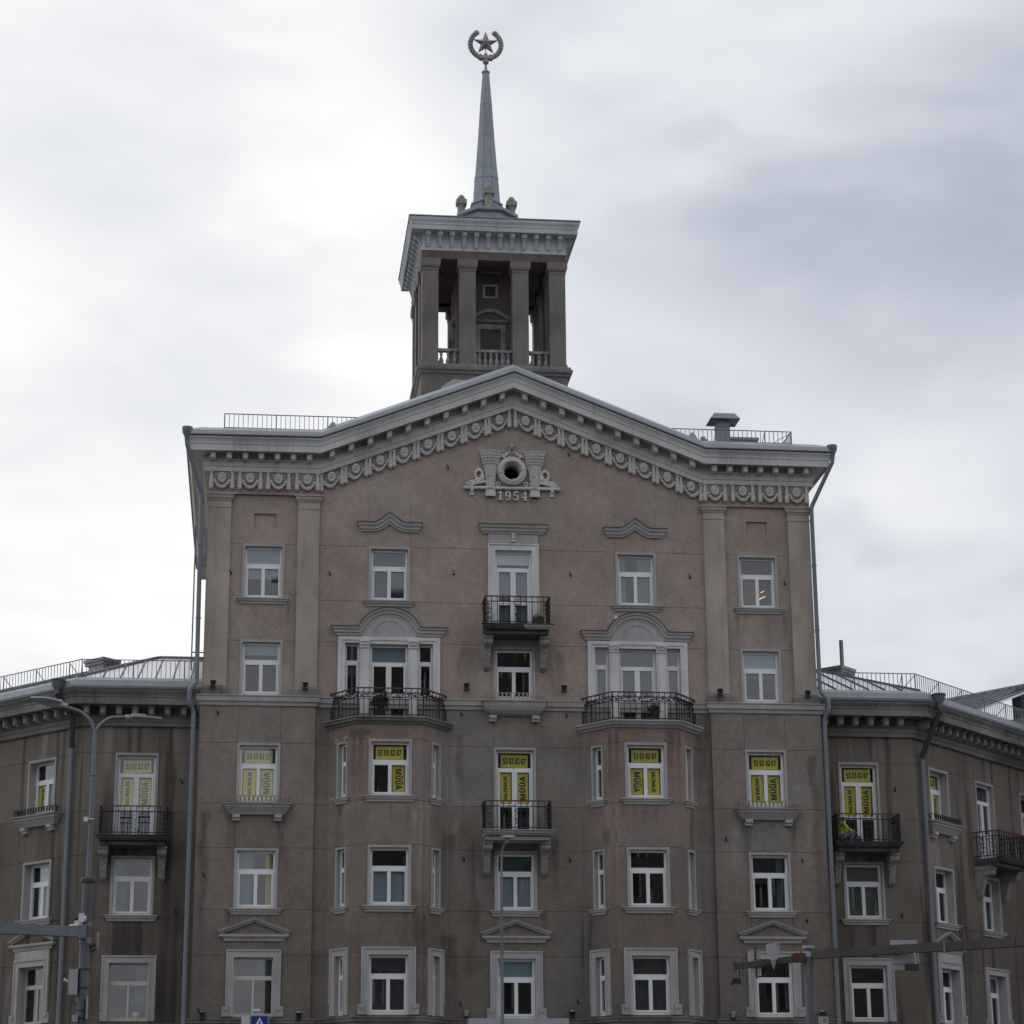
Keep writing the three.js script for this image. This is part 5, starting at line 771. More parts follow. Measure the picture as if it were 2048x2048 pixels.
const PW = [['A4L', 'the window left of the left bay', ['num', 'H1', 'M1']], ['B4L', "the left bay's fourth floor window", ['num', null, 'M-1']], ['C4', 'the central balcony door', ['num', 'H1', 'M1']], ['B4R', "the right bay's fourth floor window", ['num', 'M-1', 'H-1']], ['A4R', 'the window right of the right bay', ['num', 'H-1', 'M1']], ['LA4', "the left wing's balcony door", ['num', 'H1', 'M1']], ['LB40', "the left wing's outer corner window", [null, 'H1', null]], ['RA4', "the right wing's balcony door", ['num', 'H1', 'M1']], ['RB40', "the right wing's first angled window", ['num', 'H1', 'M1']]];
for (const [id, where, list] of PW) ['top', 'left', 'right'].forEach((p, i) => { const k = list[i]; if (!k) return; k === 'num' ? poster(id, p, 'num', 0, where) : poster(id, p, k[0], +k.slice(1), where); });

function pleats(w, h, n, amp, seedv) { const g = new THREE.PlaneGeometry(w, h, n * 8, 1); amp *= 0.5; const p = g.attributes.position; for (let i = 0; i < p.count; i++) { const t = (p.getX(i) / w + 0.5) * n; p.setZ(i, amp * Math.sin(t * 6.283 + seedv + Math.sin(t * 1.7 + seedv)) + amp * 0.4 * Math.sin(t * 14.1)); } g.computeVertexNormals(); return boxUV(g); }
function curtain(id, x0, x1, y0, y1, mat, label, n = 8) { inWindow('curtain', pleats(x1 - x0, y1 - y0, n, 0.022, x0 * 9).translate((x0 + x1) / 2, (y0 + y1) / 2, 0), mat, id, 0.13, label, 'curtain', 'curtains behind the windows'); }
function blind(id, x0, x1, y0, y1, mat, label) { inWindow('roller_blind', merge([box(x0, x1, y0, y1, -0.004, 0), cyl(0, x0, x1, 0, 0.016, 0.016, 8).rotateZ(-Math.PI / 2).translate(0, y0, 0)]), mat, id, 0.1, label, 'blind', 'roller blinds behind the windows'); }
const fab = (r, g, b) => std({ color: rgb(r, g, b), roughness: 0.95 });
const greyFab = fab(0.17, 0.21, 0.24), paleFab = fab(0.55, 0.58, 0.6), yelFab = fab(0.42, 0.28, 0.03), navy = fab(0.02, 0.03, 0.07), olive = fab(0.12, 0.13, 0.10), dark = fab(0.05, 0.05, 0.05), green = fab(0.01, 0.07, 0.05), slate = fab(0.07, 0.10, 0.13);
blind('A6L', -0.56, 0.56, 0.72, 1.7, M.blindGrey, 'grey blind half drawn in the top left window below the blank panel');
blind('A5L', -0.56, 0.56, 1.36, 1.68, M.teal, 'short pale blind in the fifth floor window on the far left');
blind('A5R', -0.56, 0.56, 1.12, 1.68, M.teal, 'pale blind in the fifth floor window on the far right');
blind('A5R', -0.56, 0.56, 0.86, 1.02, slate, 'low grey blind rail in the fifth floor window on the far right');
curtain('B6L', -0.56, 0.56, 0.1, 1.68, fab(0.05, 0.07, 0.09), 'grey curtain standing in for the reflection in the sixth floor window left of the balcony', 10);  // cloth stands in for the sky reflected in this pane
curtain('B6R', -0.56, -0.3, 0.1, 1.68, greyFab, 'pale curtain at the left of the sixth floor window right of the balcony', 5);
curtain('B6R', 0.08, 0.56, 0.1, 1.68, greyFab, 'pale curtain at the right of the sixth floor window right of the balcony', 7);
blind('C6', -0.54, 0.54, 2.24, 2.6, M.cloth, 'pale blue blind behind the top pane of the sixth floor balcony door');
curtain('C6', -0.54, 0.54, 0.1, 2.08, greyFab, 'grey pleated curtain behind the sixth floor balcony door', 14);
blind('VL', -0.54, 0.54, 2.0, 2.47, M.blindGrey, 'pale blind in the top pane of the left arched window');
curtain('VR', -0.54, 0.54, 0.1, 2.47, slate, 'grey net curtain behind the door of the right arched window', 14);
curtain('VLR', -0.2, 0.2, 0.1, 1.7, slate, 'grey curtain in the left side light of the right arched window', 4);
curtain('VRR', -0.2, 0.2, 0.1, 1.7, slate, 'grey curtain in the right side light of the right arched window', 4);
curtain('VLL', -0.2, 0.2, 0.7, 1.7, slate, 'grey curtain in the left side light of the left arched window', 4);
curtain('A3L', 0.3, 0.5, 0.1, 1.74, yelFab, 'narrow yellow strip in the third floor window on the far left', 3);  // narrow pleated yellow strip behind the right pane
curtain('A3L', -0.56, -0.1, 0.1, 1.74, greyFab, 'grey curtain in the third floor window on the far left', 7);
blind('B3L', -0.56, 0.56, 0.1, 1.1, M.blindGrey, "grey blind in the lower panes of the left bay's third floor window");
blind('C3', -0.56, 0.56, 0.1, 1.06, M.blindGrey, 'grey blind in the lower panes under the central balcony');
curtain('C3', -0.56, 0.56, 1.1, 1.76, green, 'dark green curtain in the top pane under the central balcony', 6);
curtain('A3R', 0.25, 0.45, 0.1, 1.74, slate, 'narrow curtain in the third floor window on the far right', 3);
blind('C2', -0.54, 0.54, 1.22, 1.78, M.teal, 'pale green blind in the top pane of the central second floor window');
curtain('B2L', -0.56, 0.56, 0.08, 1.74, dark, "dark vertical curtain in the left bay's second floor window", 16);
curtain('B2R', -0.56, 0.56, 0.08, 1.74, dark, "dark vertical curtain in the right bay's second floor window", 16);
curtain('A2L', 0.1, 0.56, 1.15, 1.7, green, 'dark green curtain in the second floor window on the far left', 4);
curtain('LA3', -0.56, -0.22, 0.1, 1.75, slate, "grey curtain in the left wing's third floor window", 4);
curtain('LA4', -0.54, 0.54, 0.1, 0.9, navy, "navy cloth behind the left wing's balcony door", 8);
curtain('LA2', 0.2, 0.5, 0.6, 1.74, slate, "grey curtain in the left wing's second floor window", 4);
curtain('LB30', -0.3, 0.56, 0.1, 1.74, paleFab, "pale curtain in the left wing's angled third floor window", 9);
curtain('LB40', -0.3, 0.56, 0.1, 1.66, greyFab, "grey curtain in the left wing's angled fourth floor window", 9);
curtain('RA3', -0.56, 0.56, 0.1, 1.74, olive, "olive grey curtain in the right wing's third floor window", 9);
curtain('RB31', -0.56, 0.56, 0.1, 1.74, slate, "grey curtain in the right wing's window under the angled balcony", 10);
curtain('RB21', -0.3, 0.56, 1.1, 1.74, greyFab, "pale curtain in the right wing's last second floor window", 5);
curtain('RB41', -0.3, 0.54, 0.9, 2.5, slate, "grey curtain behind the right wing's angled balcony door", 8);
{ const { g, P } = allWindows.RB41; part('door_panel', merge([box(P.lowleft[0] - 0.03, P.lowright[1] + 0.03, P.lowleft[2] - 0.03, P.lowleft[3] + 0.03, -0.16, -0.15)]), M.white, g).position.z = -0.02; }
// lamp tubes seen through the top right window
{
  const t = thing('ceiling_lamp', 'two warm lit ceiling tubes seen through the top right window', 'lamp', null, [8.62, 21.0, -2.4]);
  const glow = new THREE.MeshStandardMaterial({ color: 0xffe2b8, emissive: 0xffb060, emissiveIntensity: 1.3 });
  part('lamp_tube', merge([bar([0.22, -0.08, 0.3], [0.02, -0.08, -0.3], 0.028)]), glow, t); part('lamp_tube', merge([bar([0.02, -0.08, 1.0], [-0.04, -0.08, 0.8], 0.028)]), glow, t);
  part('fitting', merge([bar([0.3, -0.02, 1.1], [-0.1, -0.02, -0.5], 0.05)]), M.grey, t);
  const L = new THREE.PointLight(0xffb060, 0.06, 8, 2); L.position.set(0.12, -0.2, 0); L.castShadow = true; t.add(L);
}

// plants, pots, people
function leafCloud(n, R3, c, s, seedN) { const q = []; for (let i = 0; i < n; i++) { const a = rnd() * 6.283, b = Math.acos(2 * rnd() - 1), r = Math.cbrt(rnd()), P = new THREE.Vector3(Math.sin(b) * Math.cos(a) * R3[0] * r, Math.cos(b) * R3[1] * r, Math.sin(b) * Math.sin(a) * R3[2] * r).add(V3(c)), u = new THREE.Vector3(rr(-1, 1), rr(-1, 1), rr(-1, 1)).normalize(), v = new THREE.Vector3(rr(-1, 1), rr(-1, 1), rr(-1, 1)).cross(u).normalize(); const f = (x, y) => P.clone().addScaledVector(u, x * s).addScaledVector(v, y * s * 0.5).toArray(); q.push([f(-1, 0), f(0, -1), f(1, 0), f(0, 1)]); } return quads(q); }
{
  const f = thing('flower_pot', 'black flower box with yellow flowers on the sixth floor balcony', 'flower pot', null, [0.7, 19.04, 0.78]);
  part('box', merge([shapeGeo([[-0.15, 0], [0.15, 0], [0.18, 0.22], [-0.18, 0.22]], [], 0.2, -0.1)]), M.darkGrey, f);
  part('foliage', merge([leafCloud(140, [0.17, 0.07, 0.1], [0, 0.25, 0], 0.035)]), M.leaf, f);
  part('flowers', merge([-0.12, -0.09, 0.03, 0.09, 0.13, -0.05].map((x, i) => new THREE.SphereGeometry(0.038, 8, 6).scale(1, 0.7, 1).translate(x, 0.31 + (i % 3) * 0.02, (i % 2) * 0.06))), std({ color: rgb(0.6, 0.36, 0.01) }), f);
}
for (const [x, lab, sc] of [[-4.35, 'bushy green plant in dark pot on the left bay balcony', 1], [4.4, 'small green plant in dark pot on the right bay balcony', 0.75]]) {
  const f = thing('potted_plant', lab, 'plant', null, [x, 15.94, 0.78]);
  part('pot', merge([lathe([[0, 0], [0.13, 0], [0.17, 0.24], [0.19, 0.24], [0.19, 0.28], [0.15, 0.28], [0.14, 0.2]], 14)]).scale(sc, sc, sc), M.darkGrey, f);
  part('stem', merge([tube([[0, 0.2, 0], [0.02, 0.4, 0.01], [0, 0.55, 0]], 0.015, 6, 5)]).scale(sc, sc, sc), M.oldSteel, f);
  part('foliage', merge([leafCloud(420, [0.3, 0.27, 0.22], [0, 0.5, 0], 0.05), leafCloud(90, [0.18, 0.2, 0.15], [0.12, 0.68, 0], 0.045)]).scale(sc, sc, sc), M.leaf, f);
}
{ const f = thing('house_plant', "green potted plant behind the left wing's second floor window", 'plant', null, [-11.75, 6.9, -2.2]); part('pot', merge([lathe([[0, 0], [0.09, 0], [0.12, 0.18], [0.1, 0.18], [0.09, 0.1]], 12)]), M.white, f); part('foliage', merge([leafCloud(160, [0.26, 0.22, 0.08], [0.05, 0.45, 0], 0.07)]), M.leaf, f); part('stem', merge([tube([[0, 0.1, 0], [0.03, 0.3, 0], [0.05, 0.5, 0]], 0.01, 6, 5)]), M.leaf, f); }

// a field of tapered capsules, meshed
function flesh(bones, box3, res, blend = 0.035) {
  const mc = new MarchingCubes(res, new THREE.MeshBasicMaterial(), false, false, 60000), n = res, ext = Math.max(...box3[1]), C = box3[0]; mc.isolation = 0;
  const dist = (p, [a, b, ra, rb]) => { const ab = [b[0] - a[0], b[1] - a[1], b[2] - a[2]], ap = [p[0] - a[0], p[1] - a[1], p[2] - a[2]], L = ab[0] ** 2 + ab[1] ** 2 + ab[2] ** 2, t = cl(L ? (ap[0] * ab[0] + ap[1] * ab[1] + ap[2] * ab[2]) / L : 0); return Math.hypot(ap[0] - ab[0] * t, ap[1] - ab[1] * t, ap[2] - ab[2] * t) - (ra + (rb - ra) * t); };
  for (let k = 0; k < n; k++) for (let j = 0; j < n; j++) for (let i = 0; i < n; i++) { const p = [C[0] + ((i - n / 2) / (n / 2)) * ext, C[1] + ((j - n / 2) / (n / 2)) * ext, C[2] + ((k - n / 2) / (n / 2)) * ext]; let d = 1e3; for (const b of bones) { const e = dist(p, b), h = cl(0.5 + 0.5 * (d - e) / blend); d = d * (1 - h) + e * h - blend * h * (1 - h); } mc.field[i + j * n + k * n * n] = -d; }
  mc.update(); const N = mc.count, g = new THREE.BufferGeometry(), P = new Float32Array(N * 3); for (let i = 0; i < N * 3; i += 3) { P[i] = mc.positionArray[i] * ext + C[0]; P[i + 1] = mc.positionArray[i + 1] * ext + C[1]; P[i + 2] = mc.positionArray[i + 2] * ext + C[2]; }
  g.setAttribute('position', new THREE.BufferAttribute(P, 3)); g.setAttribute('normal', new THREE.BufferAttribute(mc.normalArray.slice(0, N * 3), 3)); return boxUV(g);
}
{
  // seated low, facing right, forearms resting on raised knees
  const p = thing('person', "seated person in lime work jacket and grey trousers on the right wing's balcony", 'person', null, [10.86, 12.42, -1.22]); p.scale.setScalar(0.93);
  const skin = std({ color: rgb(0.42, 0.25, 0.18), roughness: 0.6 }), lime = std({ color: rgb(0.62, 0.78, 0.05), roughness: 0.8 }), trous = std({ color: rgb(0.20, 0.21, 0.25), roughness: 0.9 });
  const hip = [0, 0.24, 0], chest = [0.04, 0.62, 0], neck = [0.06, 0.76, 0], head = [0.08, 0.9, 0.0];
  const body = [[hip, [0.02, 0.42, 0], 0.13, 0.12], [[0.02, 0.42, 0], chest, 0.12, 0.13], [[0.03, 0.68, -0.13], [0.03, 0.68, 0.13], 0.06, 0.06], [neck, [0.075, 0.83, 0], 0.05, 0.048], [[0.08, 0.87, 0], head, 0.075, 0.088], [[0.1, 0.82, 0.0], [0.13, 0.83, 0], 0.045, 0.04], [[0.165, 0.87, 0], [0.185, 0.855, 0], 0.016, 0.014], [[0.07, 0.88, 0.085], [0.07, 0.86, 0.09], 0.018, 0.014], [[0.07, 0.88, -0.085], [0.07, 0.86, -0.09], 0.018, 0.014]];
  const limbs = [], hands = [];
  for (const s of [-1, 1]) { const sh = [0.03, 0.68, s * 0.17], el = [0.2, 0.48, s * 0.2], wr = [0.4, 0.42, s * 0.12]; limbs.push([sh, el, 0.055, 0.042], [el, wr, 0.042, 0.03]);
    const H = [0.45, 0.4, s * 0.1]; hands.push([wr, H, 0.03, 0.034]); for (let f = 0; f < 4; f++) { const z = s * (0.07 + f * 0.02), l = [0.075, 0.085, 0.08, 0.062][f]; hands.push([[0.46, 0.395, z], [0.46 + l * 0.55, 0.385, z], 0.0095, 0.009], [[0.46 + l * 0.55, 0.385, z], [0.46 + l * 0.8, 0.35, z], 0.009, 0.007]); } hands.push([[0.42, 0.405, s * 0.06], [0.47, 0.38, s * 0.045], 0.011, 0.008]); }
  const legs = []; for (const s of [-1, 1]) { const h = [0.02, 0.22, s * 0.09], k = [0.4, 0.38 + s * 0.02, s * 0.14], a = [0.3, 0.06, s * 0.14]; legs.push([h, k, 0.085, 0.06], [k, a, 0.06, 0.04], [a, [0.44, 0.035, s * 0.15], 0.04, 0.032]); }
  part('body', flesh([...body, ...limbs, ...hands, ...legs], [[0.2, 0.48, 0], [0.54, 0.54, 0.54]], 90, 0.03), skin, p);
  part('jacket', flesh([[[0, 0.26, 0], [0.02, 0.42, 0], 0.142, 0.137], [[0.02, 0.42, 0], [0.04, 0.62, 0], 0.137, 0.145], [[0.03, 0.68, -0.13], [0.03, 0.68, 0.13], 0.075, 0.075], ...[-1, 1].flatMap((s) => [[[0.03, 0.68, s * 0.17], [0.2, 0.48, s * 0.2], 0.07, 0.058], [[0.2, 0.48, s * 0.2], [0.36, 0.43, s * 0.135], 0.058, 0.045]])], [[0.15, 0.45, 0], [0.4, 0.4, 0.4]], 64, 0.04), lime, p);
  part('trousers', flesh(legs.filter((_, i) => i % 3 < 2).map(([a, b, ra, rb]) => [a, b, ra + 0.014, rb + 0.014]).concat([[[0, 0.2, -0.07], [0, 0.2, 0.07], 0.13, 0.13]]), [[0.2, 0.25, 0], [0.38, 0.38, 0.38]], 60, 0.03), trous, p);
  part('cap', merge([new THREE.SphereGeometry(0.1, 14, 10, 0, 6.3, 0, 1.5).scale(1.05, 0.85, 0.95).translate(0.075, 0.915, 0), new THREE.CylinderGeometry(0.07, 0.075, 0.012, 14).translate(0.15, 0.92, 0)]), M.white, p);
  part('eyes', merge([-0.032, 0.032].map((z) => new THREE.SphereGeometry(0.01, 6, 5).translate(0.158, 0.89, z))), M.darkGrey, p);
  const st = thing('stool', "low dark stool under the seated person on the right wing's balcony", 'stool', null, [10.85, 12.435, -1.22]); part('seat', merge([box(-0.16, 0.16, 0.1, 0.14, -0.16, 0.16)]), M.darkGrey, st); for (const a of [-1, 1]) for (const b of [-1, 1]) part('leg', memo('stleg', () => merge([box(-0.015, 0.015, 0, 0.1, -0.015, 0.015)])), M.darkGrey, st).position.set(a * 0.13, 0, b * 0.13);
  const bag = thing('bag', "blue bag by the person's feet on the right wing's balcony", 'bag', null, [11.32, 12.44, -0.98]); part('sack', flesh([[[0, 0.08, 0], [0.05, 0.14, 0], 0.1, 0.07], [[-0.05, 0.06, 0], [0.08, 0.06, 0.02], 0.08, 0.07]], [[0, 0.1, 0], [0.22, 0.22, 0.22]], 32, 0.04), std({ color: rgb(0.04, 0.09, 0.17), roughness: 0.7 }), bag);
}
// spotlights standing on the ledges
const spotLabels = [[-9.61, 16.98, 0.32, 'small spotlight on the plinth of the outermost left pilaster'], [-6.71, 16.98, 0.32, 'small spotlight on the plinth of the inner left pilaster'], [-1.56, 17.05, 0.2, 'small spotlight on the wall right of the left arched window'], [1.59, 17.05, 0.2, 'small spotlight on the wall left of the right arched window'], [6.67, 16.98, 0.32, 'small spotlight on the plinth of the inner right pilaster'], [9.56, 16.98, 0.32, 'small spotlight on the plinth of the outermost right pilaster'], [-9.62, 6.72, 0.36, 'small dark spotlight on the bottom ledge at the far left corner'], [-6.72, 6.72, 0.36, 'small dark spotlight on the bottom ledge left of the left bay'], [-1.58, 6.78, 0.2, 'pale spotlight on the bottom ledge left of the central window'], [1.7, 6.78, 0.2, 'dark spotlight on the bottom ledge right of the central window'], [6.72, 6.74, 0.36, 'tilted grey spotlight on the bottom ledge right of the right bay'], [9.56, 6.76, 0.36, 'dark spotlight on the bottom ledge behind the right gantry pole']];
spotLabels.forEach(([x, y, z, lab], i) => {
  const t = thing('spotlight', lab, 'spotlight', 'spotlights along the facade ledges', [x, y, z]), pale = i === 8 || i === 10;
  part('bracket', memo('spb', () => merge([box(-0.09, -0.075, 0, 0.16, -0.02, 0.02), box(0.075, 0.09, 0, 0.16, -0.02, 0.02), box(-0.09, 0.09, -0.06, 0.01, -0.03, 0.03), box(-0.02, 0.02, -0.03, 0.0, -0.25, 0.0)])), M.iron, t);
  part('housing', memo('sph', () => merge([new THREE.CylinderGeometry(0.085, 0.05, 0.15, 12).translate(0, 0.1, 0), cyl(0, 0.165, 0.185, 0, 0.095, 0.095, 14)])), pale ? M.plate : M.iron, t).rotation.x = i % 2 ? 0.3 : 0.15;
  part('lens', memo('spl', () => merge([cyl(0, 0.187, 0.192, 0, 0.08, 0.08, 14)])), M.plate, t).rotation.x = i % 2 ? 0.3 : 0.15;
});

// ================================================================= STREET FURNITURE IN FRONT
const ledHead = (L) => merge([shapeGeo([[0, -0.045], [0.1, -0.12], [L * 0.55, -0.13], [L, -0.05], [L, 0.05], [L * 0.55, 0.13], [0.1, 0.12], [0, 0.045]], [], 0.035, 0).rotateX(-Math.PI / 2), box(0.06, L * 0.5, 0.03, 0.075, -0.07, 0.07), cyl(0, -0.08, 0.06, 0, 0.05, 0.05, 10).rotateZ(Math.PI / 2)]);
{ // left gantry: thick pole, beam running out of the frame
  const z = 26, g = thing('traffic_gantry', 'galvanised gantry pole at the left with a box beam leaving the frame', 'gantry', null, [-11.385, 0, z]);
  part('pole', merge([cyl(0, 0, 7.5, 0, 0.125, 0.1, 20)]), M.poleDark, g); part('cap', merge([cyl(0, 7.48, 7.54, 0, 0.145, 0.15, 20), cyl(0, 7.54, 7.57, 0, 0.15, 0.13, 20)]), M.oldSteel, g);
  part('beam', merge([bar([-0.02, 6.51, 0.12], [-5.2, 6.62, 0.9], 0.2, 0.2), ]), M.galv, g); part('flange', merge([bar([-1.56, 6.55, 0.34], [-1.6, 6.55, 0.35], 0.215, 0.225), box(-0.13, 0.02, 6.38, 6.64, 0, 0.24), cyl(0, 6.3, 6.4, 0, 0.118, 0.118, 18), cyl(0, 6.62, 6.7, 0, 0.116, 0.116, 18)]), M.pipe, g);
  part('strap', merge([5.8, 5.45, 5.02, 4.88].map((y) => cyl(0, y, y + 0.02, 0, 0.124, 0.124, 18))), M.oldSteel, g);
  const l = thing('street_lamp', 'double-armed street lamp with two flat heads on top of the left gantry pole', 'street lamp', null, [-11.385, 7.57, z]);
  part('pole', merge([cyl(0, 0, 1.98, 0, 0.048, 0.04, 14), cyl(0, 1.98, 2.6, 0, 0.037, 0.036, 14)]), M.galv, l);
  for (const y of [1.92, 2.02]) part('collar', merge([cyl(0, y, y + 0.02, 0, 0.055, 0.055, 14)]), M.pipe, l);
  part('arm', merge([tube([[0, 2.5, 0], [0, 2.85, 0], [-0.1, 3.12, 0], [-0.32, 3.3, 0], [-0.66, 3.4, 0.05]], 0.036, 30, 10)]), M.galv, l); part('arm', merge([tube([[0, 2.5, 0], [0, 2.85, 0], [0.1, 3.04, 0], [0.3, 3.18, 0], [0.68, 3.2, 0]], 0.036, 30, 10)]), M.galv, l);
  const h1 = part('lamp_head', ledHead(0.72), M.plate, l); h1.position.set(-0.62, 3.41, 0.05); h1.rotation.set(0.5, Math.PI - 0.12, 0.24, 'YXZ');
  const h2 = part('lamp_head', ledHead(0.66), M.plate, l); h2.position.set(0.64, 3.2, 0); h2.rotation.set(0, 0.15, -0.02);
  part('tag', merge([box(-0.14, -0.06, 1.1, 1.19, -0.03, 0.05), box(-0.06, 0.06, 1.14, 1.16, -0.05, 0.05)]), M.white, l);
  const c = thing('security_camera', 'white bullet camera on top of the left gantry beam', 'camera', null, [-11.5, 6.76, z + 0.15]);
  part('housing', merge([box(-0.02, 0.08, -0.07, 0.1, -0.06, 0.06), cyl(0, -0.12, 0.0, 0, 0.055, 0.06, 14).rotateZ(Math.PI / 2)]), M.white, c); part('lens', merge([cyl(0, 0.0, 0.05, 0, 0.045, 0.045, 14).rotateZ(Math.PI / 2).translate(-0.02, 0, 0)]).translate(-0.03, 0, 0), M.darkGrey, c); part('arm', merge([bar([0.03, -0.07, 0], [0.0, -0.2, 0], 0.05), box(-0.08, 0.06, -0.16, -0.1, -0.03, 0.03)]), M.white, c);
  const d = thing('dome_camera', 'white dome camera lying on the left gantry beam below the bullet camera', 'camera', null, [-11.62, 6.62, z + 0.16]);
  part('dome', merge([new THREE.SphereGeometry(0.09, 14, 8, 0, 6.3, 0, 1.57).scale(1, 0.35, 1)]), M.white, d); part('mount', merge([box(0.02, 0.12, 0, 0.1, -0.04, 0.04)]), M.white, d);
  const bx = thing('control_box', 'grey control box strapped to the left side of the gantry pole', 'box', null, [-11.57, 5.56, z + 0.05]);
  part('case', merge([box(-0.08, 0.08, -0.24, 0.24, -0.1, 0.1)]), M.plate, bx); part('lid', merge([box(-0.095, -0.08, -0.245, 0.245, -0.105, 0.105)]), M.raw, bx); part('cable', merge([tube([[0.02, -0.24, 0], [0.0, -0.36, 0], [0.06, -0.44, 0], [0.1, -0.4, 0]], 0.008, 12, 5)]), M.iron, bx);
  const fl = thing('floodlight', 'tiny white floodlight sticking out left of the control box', 'floodlight', null, [-11.67, 5.57, z + 0.06]); part('head', merge([cyl(0, 0, 0.1, 0, 0.02, 0.035, 10).rotateZ(1.15)]), M.white, fl); part('stalk', merge([bar([0.03, -0.04, 0], [0, 0.01, 0], 0.025)]), M.white, fl);
  const an = thing('antenna', 'slim white antenna bar right of the left gantry pole', 'antenna', null, [-11.15, 6.2, z]); part('rod', merge([box(-0.02, 0.02, 0, 0.33, -0.02, 0.02)]), M.grey, an); part('bracket', merge([bar([-0.14, -0.08, 0], [0, 0.02, 0], 0.02)]), M.iron, an);
  const c2 = thing('security_camera', 'small black camera right of the left gantry pole', 'camera', null, [-11.22, 6.26, z + 0.05]); part('housing', merge([bar([-0.05, -0.03, 0], [0.04, 0.02, 0], 0.06)]), M.darkGrey, c2); part('mount', merge([bar([-0.06, -0.06, 0], [0.02, -0.12, 0], 0.015), bar([-0.08, 0, 0], [-0.03, -0.02, 0], 0.03)]), M.iron, c2);
  const jb = thing('junction_box', 'small pale junction box low on the left gantry pole', 'box', null, [-11.51, 4.87, z + 0.1]); part('case', merge([box(-0.06, 0.06, -0.07, 0.07, -0.05, 0.05)]), M.plate, jb); part('lid', merge([box(-0.055, 0.055, -0.065, 0.065, 0.05, 0.058)]), M.plate, jb);
  const pn = thing('sign_edge', 'narrow sign plate seen edge-on right of the left gantry pole', 'sign', null, [-11.29, 5.05, z]); part('plate', merge([box(0, 0.012, -0.2, 0.22, 0, 0.4)]), M.plate, pn); part('clamp', merge([box(-0.06, 0, 0.05, 0.18, -0.03, 0.03)]), M.iron, pn);
}
{ // slim lamp in front of the centre
  const l = thing('street_lamp', 'slim grey street lamp pole with one flat head before the central windows', 'street lamp', null, [-0.885, 0, 4]);
  part('pole', merge([cyl(0, 0, 9.6, 0, 0.075, 0.042, 14), tube([[0, 9.5, 0], [0.01, 11.0, 0], [0.03, 11.35, 0.03], [0.13, 11.58, 0.12]], 0.036, 20, 10)]), M.galv, l);
  part('collar', merge([cyl(0, 9.55, 9.68, 0, 0.047, 0.047, 14)]), M.pipe, l);
  part('lamp_head', merge([box(-0.2, 0.2, 0, 0.035, -0.02, 0.26), shapeGeo([[-0.19, 0], [0.19, 0], [0.14, 0.03], [-0.14, 0.03]], [], 0.24, 0).translate(0, 0.035, 0)]), M.paleStone, l).position.set(0.17, 11.68, 0.15); part('socket', merge([box(-0.09, 0.08, -0.06, 0.0, -0.03, 0.1), cyl(0, -0.14, -0.04, 0.02, 0.04, 0.05, 12)]), M.plate, l).position.set(0.16, 11.68, 0.17);
}
